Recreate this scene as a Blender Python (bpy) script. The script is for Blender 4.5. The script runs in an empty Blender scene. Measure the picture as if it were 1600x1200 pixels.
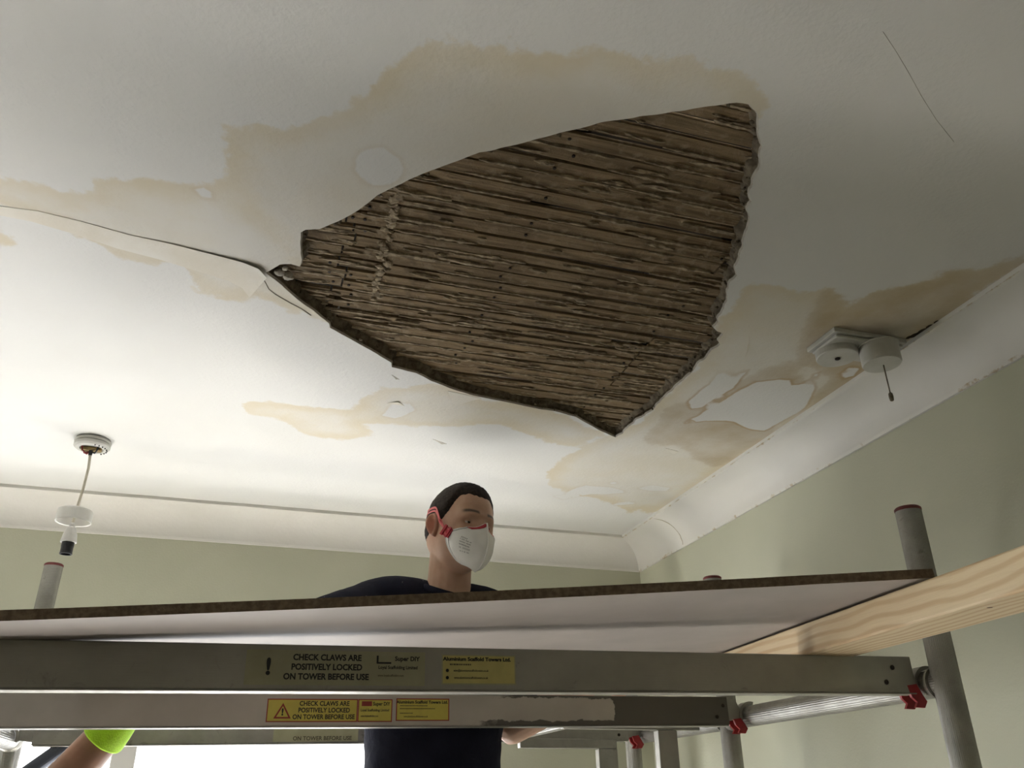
import bpy, bmesh, math, random
import numpy as np
from mathutils import Vector, Matrix, noise
from mathutils.geometry import delaunay_2d_cdt

random.seed(7); rng = np.random.default_rng(7)
sc = bpy.context.scene
col = sc.collection
C = 1.95                      # height of the camera above the floor
CEIL = C + 0.90               # underside of the ceiling plaster
WX, WY = 1.433, 2.93          # right wall and window wall
LX, FY = -2.70, -3.60         # left wall and the wall behind the camera

# ------------------------------------------------------------------ camera
F_PX = 1320.0
def cam_axes(yaw, pitch, roll):
    yaw, pitch, roll = map(math.radians, (yaw, pitch, roll))
    f = Vector((math.sin(yaw)*math.cos(pitch), math.cos(yaw)*math.cos(pitch), math.sin(pitch)))
    r = Vector((math.cos(yaw), -math.sin(yaw), 0)); u = r.cross(f)
    c, s = math.cos(roll), math.sin(roll)
    return (c*r + s*u), (-s*r + c*u), f
CR, CU, CF = cam_axes(17.547, 26.524, -0.612)
cam = bpy.data.cameras.new('camera'); cam_o = bpy.data.objects.new('camera', cam); col.objects.link(cam_o)
cam.sensor_fit = 'HORIZONTAL'; cam.sensor_width = 36.0; cam.lens = F_PX/1600*36; cam.clip_start = 0.02
mw = Matrix.Identity(4)
for i in range(3):
    mw[i][0], mw[i][1], mw[i][2] = CR[i], CU[i], -CF[i]
mw[2][3] = C
cam_o.matrix_world = mw
sc.camera = cam_o
CAM = Vector((0, 0, C))
def ray(x, y): return (x-800)*CR + (600-y)*CU + F_PX*CF
def onZ(x, y, z):
    d = ray(x, y); return CAM + d*((z-C)/d.z)
def onY(x, y, Y):
    d = ray(x, y); return CAM + d*(Y/d.y)

# ------------------------------------------------------------------ world, light, exposure
w = bpy.data.worlds.new('overcast_sky'); sc.world = w; w.use_nodes = True
bg = w.node_tree.nodes['Background']
bg.inputs[0].default_value = (0.96, 0.98, 1.0, 1); bg.inputs[1].default_value = 3.6
WIN = (-1.95, 0.84, 0.85, 2.38)      # window opening x0 x1 z0 z1
pl = bpy.data.lights.new('window_portal', 'AREA'); pl.shape = 'RECTANGLE'
pl.size = WIN[1]-WIN[0]; pl.size_y = WIN[3]-WIN[2]; pl.cycles.is_portal = True
po = bpy.data.objects.new('window_portal', pl); col.objects.link(po)
po.location = ((WIN[0]+WIN[1])/2, WY+0.14, (WIN[2]+WIN[3])/2); po.rotation_euler = (math.radians(-90), 0, 0)
sun = bpy.data.lights.new('sun', 'SUN'); sun.energy = 52.0; sun.angle = math.radians(0.6); sun.color = (1.0, 0.97, 0.93)
so = bpy.data.objects.new('sun', sun); col.objects.link(so)
so.rotation_euler = Vector((-0.28, -0.46, -0.95)).to_track_quat('-Z', 'Y').to_euler()
vs = sc.view_settings
vs.view_transform = 'Standard'; vs.look = 'None'; vs.gamma = 1; vs.use_curve_mapping = False
vs.exposure = 0.68

# ------------------------------------------------------------------ helpers
def finish(o, label=None, cat=None, group=None, kind=None, parent=None):
    col.objects.link(o)
    if parent is not None: o.parent = parent
    if label: o['label'] = label
    if cat: o['category'] = cat
    if group: o['group'] = group
    if kind: o['kind'] = kind
    return o
def obj(name, me, m=None, parent=None, smooth=False, **k):
    if m is not None:
        for q in (m if isinstance(m, (list, tuple)) else [m]): me.materials.append(q)
    o = bpy.data.objects.new(name, me)
    if smooth: me.shade_smooth()
    return finish(o, parent=parent, **k)
def empty(name, loc=(0, 0, 0), **k):
    o = bpy.data.objects.new(name, None); o.location = loc; o.empty_display_size = 0.05
    return finish(o, **k)
def me_py(v, f, name='m'):
    me = bpy.data.meshes.new(name); me.from_pydata([tuple(p) for p in v], [], [tuple(q) for q in f]); me.update(); return me
def me_bm(bm, name='m', normals=True):
    if normals: bmesh.ops.recalc_face_normals(bm, faces=bm.faces[:])
    me = bpy.data.meshes.new(name); bm.to_mesh(me); bm.free(); return me
def bm_box(bm, x0, x1, y0, y1, z0, z1, bev=0.0, mi=0, M=None):
    vv = [bm.verts.new((x, y, z)) for z in (z0, z1) for y in (y0, y1) for x in (x0, x1)]
    ff = [bm.faces.new([vv[i] for i in q]) for q in ((0,2,3,1),(4,5,7,6),(0,1,5,4),(2,6,7,3),(0,4,6,2),(1,3,7,5))]
    for q in ff: q.material_index = mi
    if M is not None: bmesh.ops.transform(bm, matrix=M, verts=vv)
    if bev > 0:
        ed = list({e for q in ff for e in q.edges})
        bmesh.ops.bevel(bm, geom=ed, offset=bev, segments=2, profile=0.5, affect='EDGES')
def box(x0, x1, y0, y1, z0, z1, bev=0.0):
    bm = bmesh.new(); bm_box(bm, x0, x1, y0, y1, z0, z1, bev); return me_bm(bm)
def frame(d):
    d = Vector(d).normalized(); a = Vector((0, 0, 1)) if abs(d.z) < 0.9 else Vector((1, 0, 0))
    u = d.cross(a).normalized(); v = d.cross(u).normalized(); return u, v
def bm_loft(bm, rings, cap=True, closed_path=False):
    R = [[bm.verts.new(p) for p in r] for r in rings]
    n = len(R[0]); fs = []
    for i in range(len(R) if closed_path else len(R)-1):
        a, b = R[i], R[(i+1) % len(R)]
        for j in range(n):
            fs.append(bm.faces.new((a[j], a[(j+1) % n], b[(j+1) % n], b[j])))
    if cap and not closed_path:
        bm.faces.new(list(reversed(R[0]))); bm.faces.new(R[-1])
    return fs
def tube_rings(pts, rad, n=12, flute=0.0):
    pts = [Vector(p) for p in pts]; out = []; pu = None
    for i, p in enumerate(pts):
        t = (pts[min(i+1, len(pts)-1)] - pts[max(i-1, 0)]).normalized()
        if pu is None: u, v = frame(t)
        else:
            u = (pu - t*pu.dot(t)).normalized(); v = t.cross(u)
        pu = u
        r = rad[i] if isinstance(rad, (list, tuple)) else rad
        rx, ry = r if isinstance(r, (list, tuple)) else (r, r)
        ring = []
        for j in range(n):
            a = 2*math.pi*j/n; k = 1 - (flute if j % 2 else 0)
            ring.append(p + u*(math.cos(a)*rx*k) + v*(math.sin(a)*ry*k))
        out.append(ring)
    return out
def tube(pts, rad, n=12, flute=0.0, cap=True):
    bm = bmesh.new(); bm_loft(bm, tube_rings(pts, rad, n, flute), cap); return me_bm(bm)
def bm_lathe(bm, prof, n=32, centre=(0, 0, 0), cap=True):
    c = Vector(centre)
    rings = [[c + Vector((r*math.cos(2*math.pi*j/n), r*math.sin(2*math.pi*j/n), z)) for j in range(n)] for r, z in prof]
    bm_loft(bm, rings, cap)
def lathe(prof, n=32, centre=(0, 0, 0)):
    bm = bmesh.new(); bm_lathe(bm, prof, n, centre); return me_bm(bm)
def prism(poly, y0, y1, bev=0.0):
    """polygon in (x, z) extruded along y"""
    bm = bmesh.new()
    bm_loft(bm, [[Vector((x, y0, z)) for x, z in poly], [Vector((x, y1, z)) for x, z in poly]])
    return me_bm(bm)
def sm(a, b, x):
    t = np.clip((np.asarray(x, float)-a)/(b-a), 0, 1); return t*t*(3-2*t)

# ------------------------------------------------------------------ materials
class N:
    def __init__(s, name):
        s.m = bpy.data.materials.new(name); s.m.use_nodes = True; s.t = s.m.node_tree
        s.b = s.t.nodes['Principled BSDF']; s.o = s.t.nodes['Material Output']; s._c = None
    def n(s, typ, **k):
        q = s.t.nodes.new(typ)
        for a, b in k.items(): setattr(q, a, b)
        return q
    def l(s, a, b): s.t.links.new(a, b)
    def co(s, scale=(1, 1, 1), rot=(0, 0, 0), kind='Object'):
        tc = s.n('ShaderNodeTexCoord'); mp = s.n('ShaderNodeMapping'); s.l(tc.outputs[kind], mp.inputs[0])
        mp.inputs['Scale'].default_value = scale; mp.inputs['Rotation'].default_value = rot; return mp.outputs[0]
    def noise(s, v, scale=5, detail=4, rough=0.55, dist=0.0):
        q = s.n('ShaderNodeTexNoise'); s.l(v, q.inputs['Vector'])
        q.inputs['Scale'].default_value = scale; q.inputs['Detail'].default_value = detail
        q.inputs['Roughness'].default_value = rough; q.inputs['Distortion'].default_value = dist
        return q.outputs['Fac']
    def ramp(s, f, a, b, lo=0.0, hi=1.0):
        q = s.n('ShaderNodeMapRange', interpolation_type='SMOOTHSTEP'); s.v(q.inputs[0], f)
        q.inputs[1].default_value = a; q.inputs[2].default_value = b; q.inputs[3].default_value = lo; q.inputs[4].default_value = hi
        return q.outputs[0]
    def v(s, sock, x):
        if hasattr(x, 'is_linked') or isinstance(x, bpy.types.NodeSocket): s.l(x, sock)
        else: sock.default_value = x
    def math(s, op, a, b=0.0, c=0.0):
        q = s.n('ShaderNodeMath', operation=op); s.v(q.inputs[0], a); s.v(q.inputs[1], b); s.v(q.inputs[2], c); return q.outputs[0]
    def mix(s, f, a, b, blend='MIX'):
        q = s.n('ShaderNodeMix', data_type='RGBA', blend_type=blend); s.v(q.inputs[0], f)
        s.v(q.inputs[6], a if not isinstance(a, tuple) else (*a[:3], 1)); s.v(q.inputs[7], b if not isinstance(b, tuple) else (*b[:3], 1))
        return q.outputs[2]
    def attr(s, name): return s.n('ShaderNodeAttribute', attribute_name=name).outputs['Fac']
    def bump(s, h, strength=0.3, dist=0.01):
        q = s.n('ShaderNodeBump'); s.l(h, q.inputs['Height']); q.inputs['Strength'].default_value = strength; q.inputs['Distance'].default_value = dist
        s.l(q.outputs[0], s.b.inputs['Normal'])
    def set(s, c=None, rough=None, metal=None, spec=None):
        if c is not None: s.v(s.b.inputs['Base Color'], c if not isinstance(c, tuple) else (*c[:3], 1))
        if rough is not None: s.v(s.b.inputs['Roughness'], rough)
        if metal is not None: s.v(s.b.inputs['Metallic'], metal)
        if spec is not None: s.v(s.b.inputs['Specular IOR Level'], spec)
        return s.m
def simple(name, c, rough=0.5, metal=0.0, c2=None, scale=20, bump=0.0, bscale=None, spec=None, stretch=(1, 1, 1)):
    q = N(name); v = q.co(stretch)
    cc = c
    if c2 is not None: cc = q.mix(q.ramp(q.noise(v, scale), 0.35, 0.65), c, c2)
    if bump: q.bump(q.noise(v, bscale or scale*3, 5), 0.5, bump)
    return q.set(cc, rough, metal, spec)

def mat_ceiling():
    q = N('painted_ceiling_plaster'); v = q.co()
    n1 = q.noise(v, 9, 5, 0.6); n2 = q.noise(v, 45, 4, 0.6); n3 = q.noise(v, 2.2, 3)
    base = q.mix(q.ramp(n3, 0.3, 0.7), (0.72, 0.715, 0.695), (0.70, 0.69, 0.66))
    wob = q.math('ADD', q.math('MULTIPLY_ADD', n1, 0.085, -0.0425), q.math('MULTIPLY_ADD', n2, 0.030, -0.015))
    sl = q.math('ADD', q.attr('stain_light'), wob)          # signed distance, inside > 0
    body = q.ramp(sl, -0.004, 0.012); rim = q.math('MULTIPLY', q.ramp(sl, -0.004, 0.006), q.ramp(sl, 0.07, 0.010))
    vary = q.ramp(q.noise(v, 5.0, 4, 0.6), 0.25, 0.75, 0.35, 1.0)
    fl = q.math('ADD', q.math('MULTIPLY', body, q.math('MULTIPLY', vary, 0.34)), q.math('MULTIPLY', rim, 0.24))
    sd = q.math('ADD', q.attr('stain_dark'), wob)
    fd = q.math('ADD', q.math('MULTIPLY', q.ramp(sd, -0.02, 0.05), q.math('MULTIPLY', vary, 0.62)),
                q.math('MULTIPLY', q.math('MULTIPLY', q.ramp(sd, -0.006, 0.006), q.ramp(sd, 0.06, 0.008)), 0.14))
    cl = q.math('ADD', q.attr('clean'), q.math('MULTIPLY', wob, 0.18))
    keep = q.ramp(cl, 0.004, -0.002)
    tide = q.math('MULTIPLY', q.ramp(cl, -0.010, -0.001), q.ramp(cl, 0.003, -0.001))
    fl = q.math('MULTIPLY', fl, keep); fd = q.math('MULTIPLY', fd, keep)
    c1 = q.mix(fl, base, (0.60, 0.485, 0.26))
    c2 = q.mix(fd, c1, (0.36, 0.245, 0.085))
    c3 = q.mix(q.math('MULTIPLY', tide, q.ramp(q.attr('stain_dark'), -0.05, 0.02, 0.10, 0.5)), c2, (0.40, 0.25, 0.10))
    q.bump(q.math('ADD', q.noise(v, 130, 5), q.math('MULTIPLY', q.noise(v, 6, 3), 2.5)), 0.35, 0.0025)
    return q.set(c3, 0.75, 0, 0.3)
def mat_wall():
    q = N('sage_green_wall_paint'); v = q.co()
    c = q.mix(q.ramp(q.noise(v, 3, 4), 0.3, 0.7), (0.545, 0.545, 0.43), (0.515, 0.52, 0.405))
    q.bump(q.noise(v, 160, 4), 0.3, 0.0015)
    return q.set(c, 0.7, 0, 0.35)
def mat_lath():
    q = N('dusty_old_lath_wood'); tc = q.n('ShaderNodeTexCoord')
    mp = q.n('ShaderNodeMapping'); q.l(tc.outputs['Object'], mp.inputs[0]); mp.inputs['Scale'].default_value = (3, 60, 60)
    oi = q.n('ShaderNodeObjectInfo'); sh = q.n('ShaderNodeVectorMath', operation='ADD'); q.l(mp.outputs[0], sh.inputs[0]); q.l(oi.outputs['Random'], sh.inputs[1])
    g = q.noise(sh.outputs[0], 2.0, 6, 0.7, 0.4)
    c = q.mix(q.ramp(g, 0.3, 0.7), (0.118, 0.081, 0.044), (0.345, 0.25, 0.145))
    c = q.mix(q.math('MULTIPLY', oi.outputs['Random'], 0.5), c, (0.235, 0.175, 0.106))
    p = q.noise(q.co(), 34, 6, 0.7, 0.6)
    c = q.mix(q.ramp(p, 0.52, 0.66, 0, 0.55), c, (0.36, 0.29, 0.195))
    d = q.noise(q.co(), 11, 4, 0.6)
    c = q.mix(q.ramp(d, 0.56, 0.74, 0, 0.75), c, (0.045, 0.032, 0.022))
    q.bump(q.math('ADD', g, q.math('MULTIPLY', p, 1.4)), 0.8, 0.004)
    return q.set(c, 0.9, 0, 0.15)
def mat_pine():
    q = N('planed_pine_timber'); v = q.co((1, 1, 1))
    mp = q.co((9, 1.1, 9)); d = q.noise(mp, 1.6, 3, 0.5)
    wv = q.n('ShaderNodeTexWave', wave_type='RINGS', rings_direction='Y')
    add = q.n('ShaderNodeVectorMath', operation='ADD'); q.l(q.co((1, 0.12, 1)), add.inputs[0])
    sc_ = q.n('ShaderNodeVectorMath', operation='SCALE'); sc_.inputs['Scale'].default_value = 0.05
    nz = q.n('ShaderNodeTexNoise'); q.l(v, nz.inputs['Vector']); nz.inputs['Scale'].default_value = 3.0; nz.inputs['Detail'].default_value = 2
    q.l(nz.outputs['Color'], sc_.inputs[0]); q.l(sc_.outputs[0], add.inputs[1]); q.l(add.outputs[0], wv.inputs['Vector'])
    wv.inputs['Scale'].default_value = 20; wv.inputs['Distortion'].default_value = 1.2; wv.inputs['Detail'].default_value = 2; wv.inputs['Detail Scale'].default_value = 1
    c = q.mix(q.ramp(wv.outputs['Fac'], 0.35, 1.0, 0, 0.75), (0.74, 0.60, 0.40), (0.56, 0.37, 0.19))
    c = q.mix(q.ramp(d, 0.4, 0.7, 0, 0.25), c, (0.76, 0.62, 0.42))
    q.bump(q.noise(q.co((60, 3, 60)), 3, 4), 0.3, 0.002)
    return q.set(c, 0.55, 0, 0.35)
def mat_alu(name, c, c2, rough=0.42, metal=0.85, scale=14, dirt=(0.05, 0.045, 0.04), damt=0.5):
    q = N(name); v = q.co()
    k = q.mix(q.ramp(q.noise(v, scale, 5, 0.6), 0.3, 0.7), c, c2)
    k = q.mix(q.ramp(q.noise(v, 24, 5, 0.7, 0.8), 0.60, 0.74, 0, damt), k, dirt)
    q.bump(q.noise(q.co((2, 40, 40)), 12, 4), 0.25, 0.001)
    return q.set(k, q.ramp(q.noise(v, 30, 4), 0.3, 0.7, rough-0.08, rough+0.12), metal)
def mat_coated(name):
    """aluminium rail with a pale worn coating that has come off towards the right end"""
    q = N(name); v = q.co()
    sep = q.n('ShaderNodeSeparateXYZ'); q.l(v, sep.inputs[0])
    n = q.noise(v, 22, 5, 0.65)
    e = q.math('ADD', sep.outputs[0], q.math('MULTIPLY_ADD', n, 0.14, -0.07))
    bare = q.ramp(e, 1.345, 1.350)
    low = q.math('ADD', sep.outputs[2], q.math('MULTIPLY_ADD', q.noise(v, 40, 5, 0.6), 0.022, -0.011))
    strip = q.math('MULTIPLY', q.ramp(low, -0.0215, -0.0235), q.ramp(e, 1.0, 1.05))
    up_ = q.math('MULTIPLY', q.ramp(low, 0.0265, 0.0285), q.ramp(e, 1.05, 1.1))
    b = q.math('MAXIMUM', bare, q.math('MAXIMUM', strip, up_))
    pale = q.mix(q.ramp(q.noise(v, 9, 4), 0.3, 0.7), (0.54, 0.495, 0.45), (0.47, 0.43, 0.39))
    c = q.mix(b, pale, (0.13, 0.12, 0.105))
    q.bump(q.math('SUBTRACT', 1.0, b), 0.4, 0.0006)
    return q.set(c, 0.5, q.ramp(b, 0, 1, 0.25, 0.55))
def mat_cornice():
    q = N('cornice_paint'); v = q.co()
    c = q.mix(q.ramp(q.noise(v, 4, 4), 0.3, 0.7), (0.76, 0.745, 0.71), (0.73, 0.71, 0.67))
    f = q.math('MULTIPLY', q.ramp(q.math('ADD', q.attr('wear'), q.math('MULTIPLY_ADD', q.noise(v, 26, 5, 0.7), 1.3, -0.65)), 0.45, 0.62), 0.7)
    c = q.mix(f, c, (0.46, 0.34, 0.18))
    q.bump(q.math('ADD', q.noise(v, 90, 5), q.math('MULTIPLY', f, 2.0)), 0.35, 0.002)
    return q.set(c, 0.65, 0, 0.35)
def mat_glass():
    q = N('window_glass'); t = q.t
    tr = q.n('ShaderNodeBsdfTransparent'); gl = q.n('ShaderNodeBsdfGlossy'); gl.inputs['Roughness'].default_value = 0.02
    fr = q.n('ShaderNodeLayerWeight'); fr.inputs[0].default_value = 0.5; mx = q.n('ShaderNodeMixShader')
    q.l(q.math('MULTIPLY_ADD', q.math('POWER', fr.outputs['Facing'], 5.0), 0.9, 0.03), mx.inputs[0]); q.l(tr.outputs[0], mx.inputs[1]); q.l(gl.outputs[0], mx.inputs[2]); q.l(mx.outputs[0], q.o.inputs[0])
    return q.m
def mat_skin(name, c, c2, stubble=None, bscale=150):
    q = N(name); v = q.co()
    k = q.mix(q.ramp(q.noise(v, 28, 4), 0.3, 0.7), c, c2)
    if stubble:
        k = q.mix(q.math('MULTIPLY', q.attr('stubble'), 0.25), k, stubble)
        k = q.mix(q.attr('brow'), k, (0.022, 0.014, 0.010))
        k = q.mix(q.math('MULTIPLY', q.attr('ear_glow'), 0.5), k, (0.50, 0.12, 0.08))  # backlit red glow of the ears, painted into the skin colour
    q.bump(q.noise(v, bscale, 4), 0.25, 0.0012)
    q.b.inputs['Subsurface Weight'].default_value = 0.12; q.b.inputs['Subsurface Radius'].default_value = (0.012, 0.005, 0.003)
    q.b.inputs['Subsurface Scale'].default_value = 0.6
    return q.set(k, 0.5, 0, 0.4)
def mat_shirt(name, c, paint=True):
    q = N(name); v = q.co()
    k = q.mix(q.ramp(q.noise(v, 12, 4), 0.3, 0.7), c, tuple(x*0.7 for x in c))
    if paint:
        k = q.mix(q.ramp(q.noise(v, 42, 3, 0.6, 1.0), 0.715, 0.735, 0, 0.55), k, (0.35, 0.35, 0.36))
    q.bump(q.math('ADD', q.noise(v, 14, 4, 0.6, 0.6), q.math('MULTIPLY', q.noise(v, 400, 2), 0.08)), 0.6, 0.012)
    return q.set(k, 0.9, 0, 0.15)

M_CEIL = mat_ceiling(); M_WALL = mat_wall(); M_LATH = mat_lath(); M_PINE = mat_pine(); M_CORN = mat_cornice(); M_GLASS = mat_glass()
M_FLOOR = simple('bare_floorboards', (0.12, 0.085, 0.06), 0.7, 0, (0.16, 0.115, 0.08), 3, 0.003, 30)
M_SHEET = simple('pale_bounce_sheet', (0.65, 0.64, 0.63), 0.9, 0, (0.59, 0.58, 0.57), 3, 0.003, 30)
M_WHITEPAINT = simple('white_gloss_paint', (0.70, 0.69, 0.66), 0.4, 0, (0.66, 0.65, 0.61), 6)
M_RIM = simple('broken_lime_plaster', (0.20, 0.165, 0.115), 0.95, 0, (0.105, 0.085, 0.06), 60, 0.006, 120, 0.1)
M_SKIM = simple('grey_skim_plaster', (0.46, 0.43, 0.37), 0.9, 0, (0.36, 0.33, 0.28), 50, 0.003, 140, 0.15)
M_NIB = simple('crumbly_plaster_nibs', (0.46, 0.375, 0.26), 0.95, 0, (0.24, 0.19, 0.13), 70, 0.004, 160, 0.1)
M_PAPER = simple('ceiling_lining_paper', (0.74, 0.71, 0.64), 0.75, 0, (0.68, 0.63, 0.53), 8, 0.001, 150)
M_JOIST = simple('old_joist_wood', (0.05, 0.036, 0.025), 0.9, 0, (0.03, 0.022, 0.016), 8)
M_NAIL = simple('rusty_nail', (0.035, 0.024, 0.018), 0.7, 0.4)
M_PLASTIC = simple('white_plastic', (0.72, 0.71, 0.68), 0.35, 0, (0.68, 0.66, 0.62), 30)
M_PLASTIC_OLD = simple('aged_white_plastic', (0.56, 0.55, 0.51), 0.45, 0, (0.50, 0.49, 0.44), 25)
M_BLACK = simple('black_bakelite', (0.012, 0.012, 0.014), 0.35)
M_BRASS = simple('dull_brass', (0.30, 0.22, 0.10), 0.4, 0.9)
M_REDWIRE = simple('red_wire', (0.22, 0.02, 0.02), 0.5)
M_CORD = simple('pale_flex', (0.62, 0.57, 0.47), 0.55, 0, (0.56, 0.51, 0.41), 60)
M_DKCORD = simple('grubby_pull_cord', (0.22, 0.185, 0.13), 0.8, 0, (0.15, 0.12, 0.08), 90)
M_ALU_TUBE = mat_alu('ribbed_aluminium_tube', (0.36, 0.35, 0.32), (0.26, 0.25, 0.225), 0.40, 0.65)
M_ALU_RAIL = mat_alu('dull_aluminium_rail', (0.40, 0.385, 0.335), (0.34, 0.325, 0.28), 0.5, 0.4, 5, (0.20, 0.19, 0.17), 0.5)
M_ALU_LEG = mat_alu('aluminium_box_section', (0.36, 0.345, 0.31), (0.29, 0.28, 0.25), 0.45, 0.6)
M_COAT = mat_coated('worn_coated_rail')
M_RED = simple('red_plastic', (0.33, 0.018, 0.022), 0.4, 0, (0.26, 0.014, 0.018), 40)
M_REDCAP = simple('dull_red_end_cap', (0.19, 0.03, 0.03), 0.55, 0, (0.13, 0.022, 0.022), 60)
M_BOARD = simple('pale_board_face', (0.39, 0.35, 0.325), 0.6, 0, (0.35, 0.312, 0.29), 5)
M_CHIP = simple('brown_chipboard_edge', (0.20, 0.142, 0.09), 0.9, 0, (0.125, 0.088, 0.056), 120, 0.002, 260)
M_STK_OLIVE = simple('faded_olive_label', (0.40, 0.385, 0.25), 0.5, 0, (0.36, 0.345, 0.22), 30)
M_STK_DULL = simple('dull_yellow_label', (0.60, 0.53, 0.19), 0.5, 0, (0.53, 0.47, 0.17), 30)
M_STK_YEL = simple('yellow_label', (0.62, 0.53, 0.10), 0.5, 0, (0.56, 0.47, 0.09), 30)
M_STK_RED = simple('red_label_border', (0.30, 0.04, 0.03), 0.5)
M_INK = simple('black_label_ink', (0.012, 0.012, 0.012), 0.6)
M_INKFADE = simple('faded_label_ink', (0.075, 0.065, 0.035), 0.6)
M_HAIR = simple('short_dark_hair', (0.016, 0.011, 0.008), 0.75, 0, (0.034, 0.022, 0.015), 140, 0.006, 420, 0.25)
M_SKIN = mat_skin('light_skin', (0.54, 0.34, 0.24), (0.47, 0.285, 0.195), (0.22, 0.14, 0.105))
M_SKIN2 = mat_skin('tanned_skin', (0.36, 0.19, 0.12), (0.30, 0.155, 0.095))
M_SHIRT = mat_shirt('navy_cotton', (0.014, 0.015, 0.028))
M_SHIRT2 = mat_shirt('dark_grey_cotton', (0.02, 0.021, 0.026), False)
M_TROUSER = mat_shirt('work_trousers', (0.05, 0.05, 0.055))
M_GLOVE = simple('hi_vis_yellow_glove', (0.46, 0.80, 0.02), 0.8, 0, (0.40, 0.70, 0.02), 60, 0.004, 300)
M_GLOVEPALM = simple('black_glove_palm', (0.015, 0.015, 0.016), 0.7)
M_MASK = simple('white_mask_felt', (0.84, 0.83, 0.80), 0.85, 0, (0.79, 0.78, 0.75), 18, 0.0015, 90, 0.2)
M_MASKRED = simple('mask_red_trim', (0.46, 0.025, 0.04), 0.5)
M_STRAP = simple('mask_pink_strap', (0.62, 0.13, 0.13), 0.6)
M_INKGREY = simple('grey_print', (0.17, 0.17, 0.17), 0.8)
M_EYE = simple('eye_white', (0.55, 0.50, 0.46), 0.15)
M_IRIS = simple('dark_iris', (0.03, 0.02, 0.014), 0.12)
M_BOOT = simple('scuffed_boot_leather', (0.06, 0.04, 0.028), 0.6, 0, (0.10, 0.07, 0.05), 25)

# ------------------------------------------------------------------ ceiling with the hole
HOLE_PX = [(1172,163),(1182,182),(1188,200),(1186,225),(1188,248),(1179,270),(1174,300),(1170,325),(1172,345),(1163,365),(1160,390),(1152,410),
 (1148,430),(1140,450),(1132,480),(1122,500),(1115,512),(1128,522),(1122,540),(1100,560),(1085,578),(1060,600),(1040,620),(1015,645),(995,658),(975,675),(962,684),
 (935,672),(900,652),(868,643),(845,640),(800,630),(740,618),(700,605),(675,595),(650,582),(612,573),(611,566),(580,547),(545,528),(515,512),(514,505),(490,485),
 (465,468),(440,445),(424,433),(415,425),(438,413),(455,412),(468,416),(472,405),(470,395),(470,378),(470,362),(478,358),(500,357),(530,345),(560,328),(590,305),
 (620,290),(660,272),(700,258),(750,240),(800,230),(850,217),(900,205),(940,195),(1000,185),(1060,177),(1110,168),(1150,163)]
def cpt(x, y, z=CEIL):
    p = onZ(x, y, z); return (p.x, p.y)
def densify(px, step, jit):
    P = [Vector(cpt(*q)) for q in px]; out = []
    for i, a in enumerate(P):
        b = P[(i+1) % len(P)]; x, y = px[i]; x2, y2 = px[(i+1) % len(px)]
        ragged = (x >= 960 and x2 >= 955 and not (y < 200 and x < 1172)) and y2 > y or (x >= 1115 and y > 180)
        j = jit if ragged else jit*0.22
        n = max(1, int((b-a).length/step))
        for k in range(n):
            p = a.lerp(b, k/n)
            s = 34.0; wob = lambda k_: noise.noise(Vector((p.x*s, p.y*s, k_)))*1.4+noise.noise(Vector((p.x*85, p.y*85, k_+3)))*0.45
            out.append((p.x + j*wob(1.3), p.y + j*wob(7.7)))
    return out
HOLE = densify(HOLE_PX, 0.0075, 0.0055)
STAIN_LIGHT = [
 [(365,205),(410,195),(470,190),(520,175),(560,135),(600,105),(660,75),(740,68),(830,80),(930,82),(1030,95),(1110,100),(1165,115),(1190,140),(1192,175),(1172,200),(900,300),(600,400),(470,420),(430,400),(380,330),(358,280),(358,230)],
 [(-90,262),(0,272),(60,285),(110,302),(150,300),(150,280),(230,275),(300,283),(375,292),(400,330),(480,380),(520,520),(490,490),(450,488),(430,475),(410,465),(375,475),(340,468),(310,460),(290,445),(305,435),(285,405),(240,412),(200,408),(150,385),(90,360),(40,330),(-90,310)],
 [(-60,355),(0,358),(32,370),(20,385),(-60,390)],
 [(375,632),(420,626),(470,632),(540,640),(570,618),(610,606),(650,604),(700,600),(760,625),(860,640),(940,675),(900,700),(850,690),(770,660),(700,668),(650,668),(600,662),(560,660),(590,678),(540,690),(480,680),(430,655),(380,645)],
 [(850,745),(880,715),(930,690),(960,680),(1000,655),(1050,610),(1090,575),(1110,540),(1125,500),(1145,480),(1165,440),(1200,442),(1225,450),(1260,458),(1290,450),(1310,465),(1310,480),(1330,478),(1370,455),(1440,443),(1470,430),(1520,420),(1600,404),(1700,370),(1700,345),(1640,386),(1600,412),(1400,552),(1200,690),(1040,795),(1015,808),(1000,795),(985,800),(960,785),(900,775),(860,760)],
]
STAIN_DARK = [
 [(1240,565),(1262,505),(1292,452),(1312,465),(1312,482),(1332,478),(1372,455),(1440,443),(1470,428),(1520,420),(1600,402),(1700,360),(1700,345),(1600,412),(1400,552),(1300,622),(1262,640),(1258,622),(1290,590)],
 [(1040,640),(1100,610),(1180,580),(1250,560),(1262,600),(1200,680),(1120,735),(1060,700),(1000,690)],
]
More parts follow.
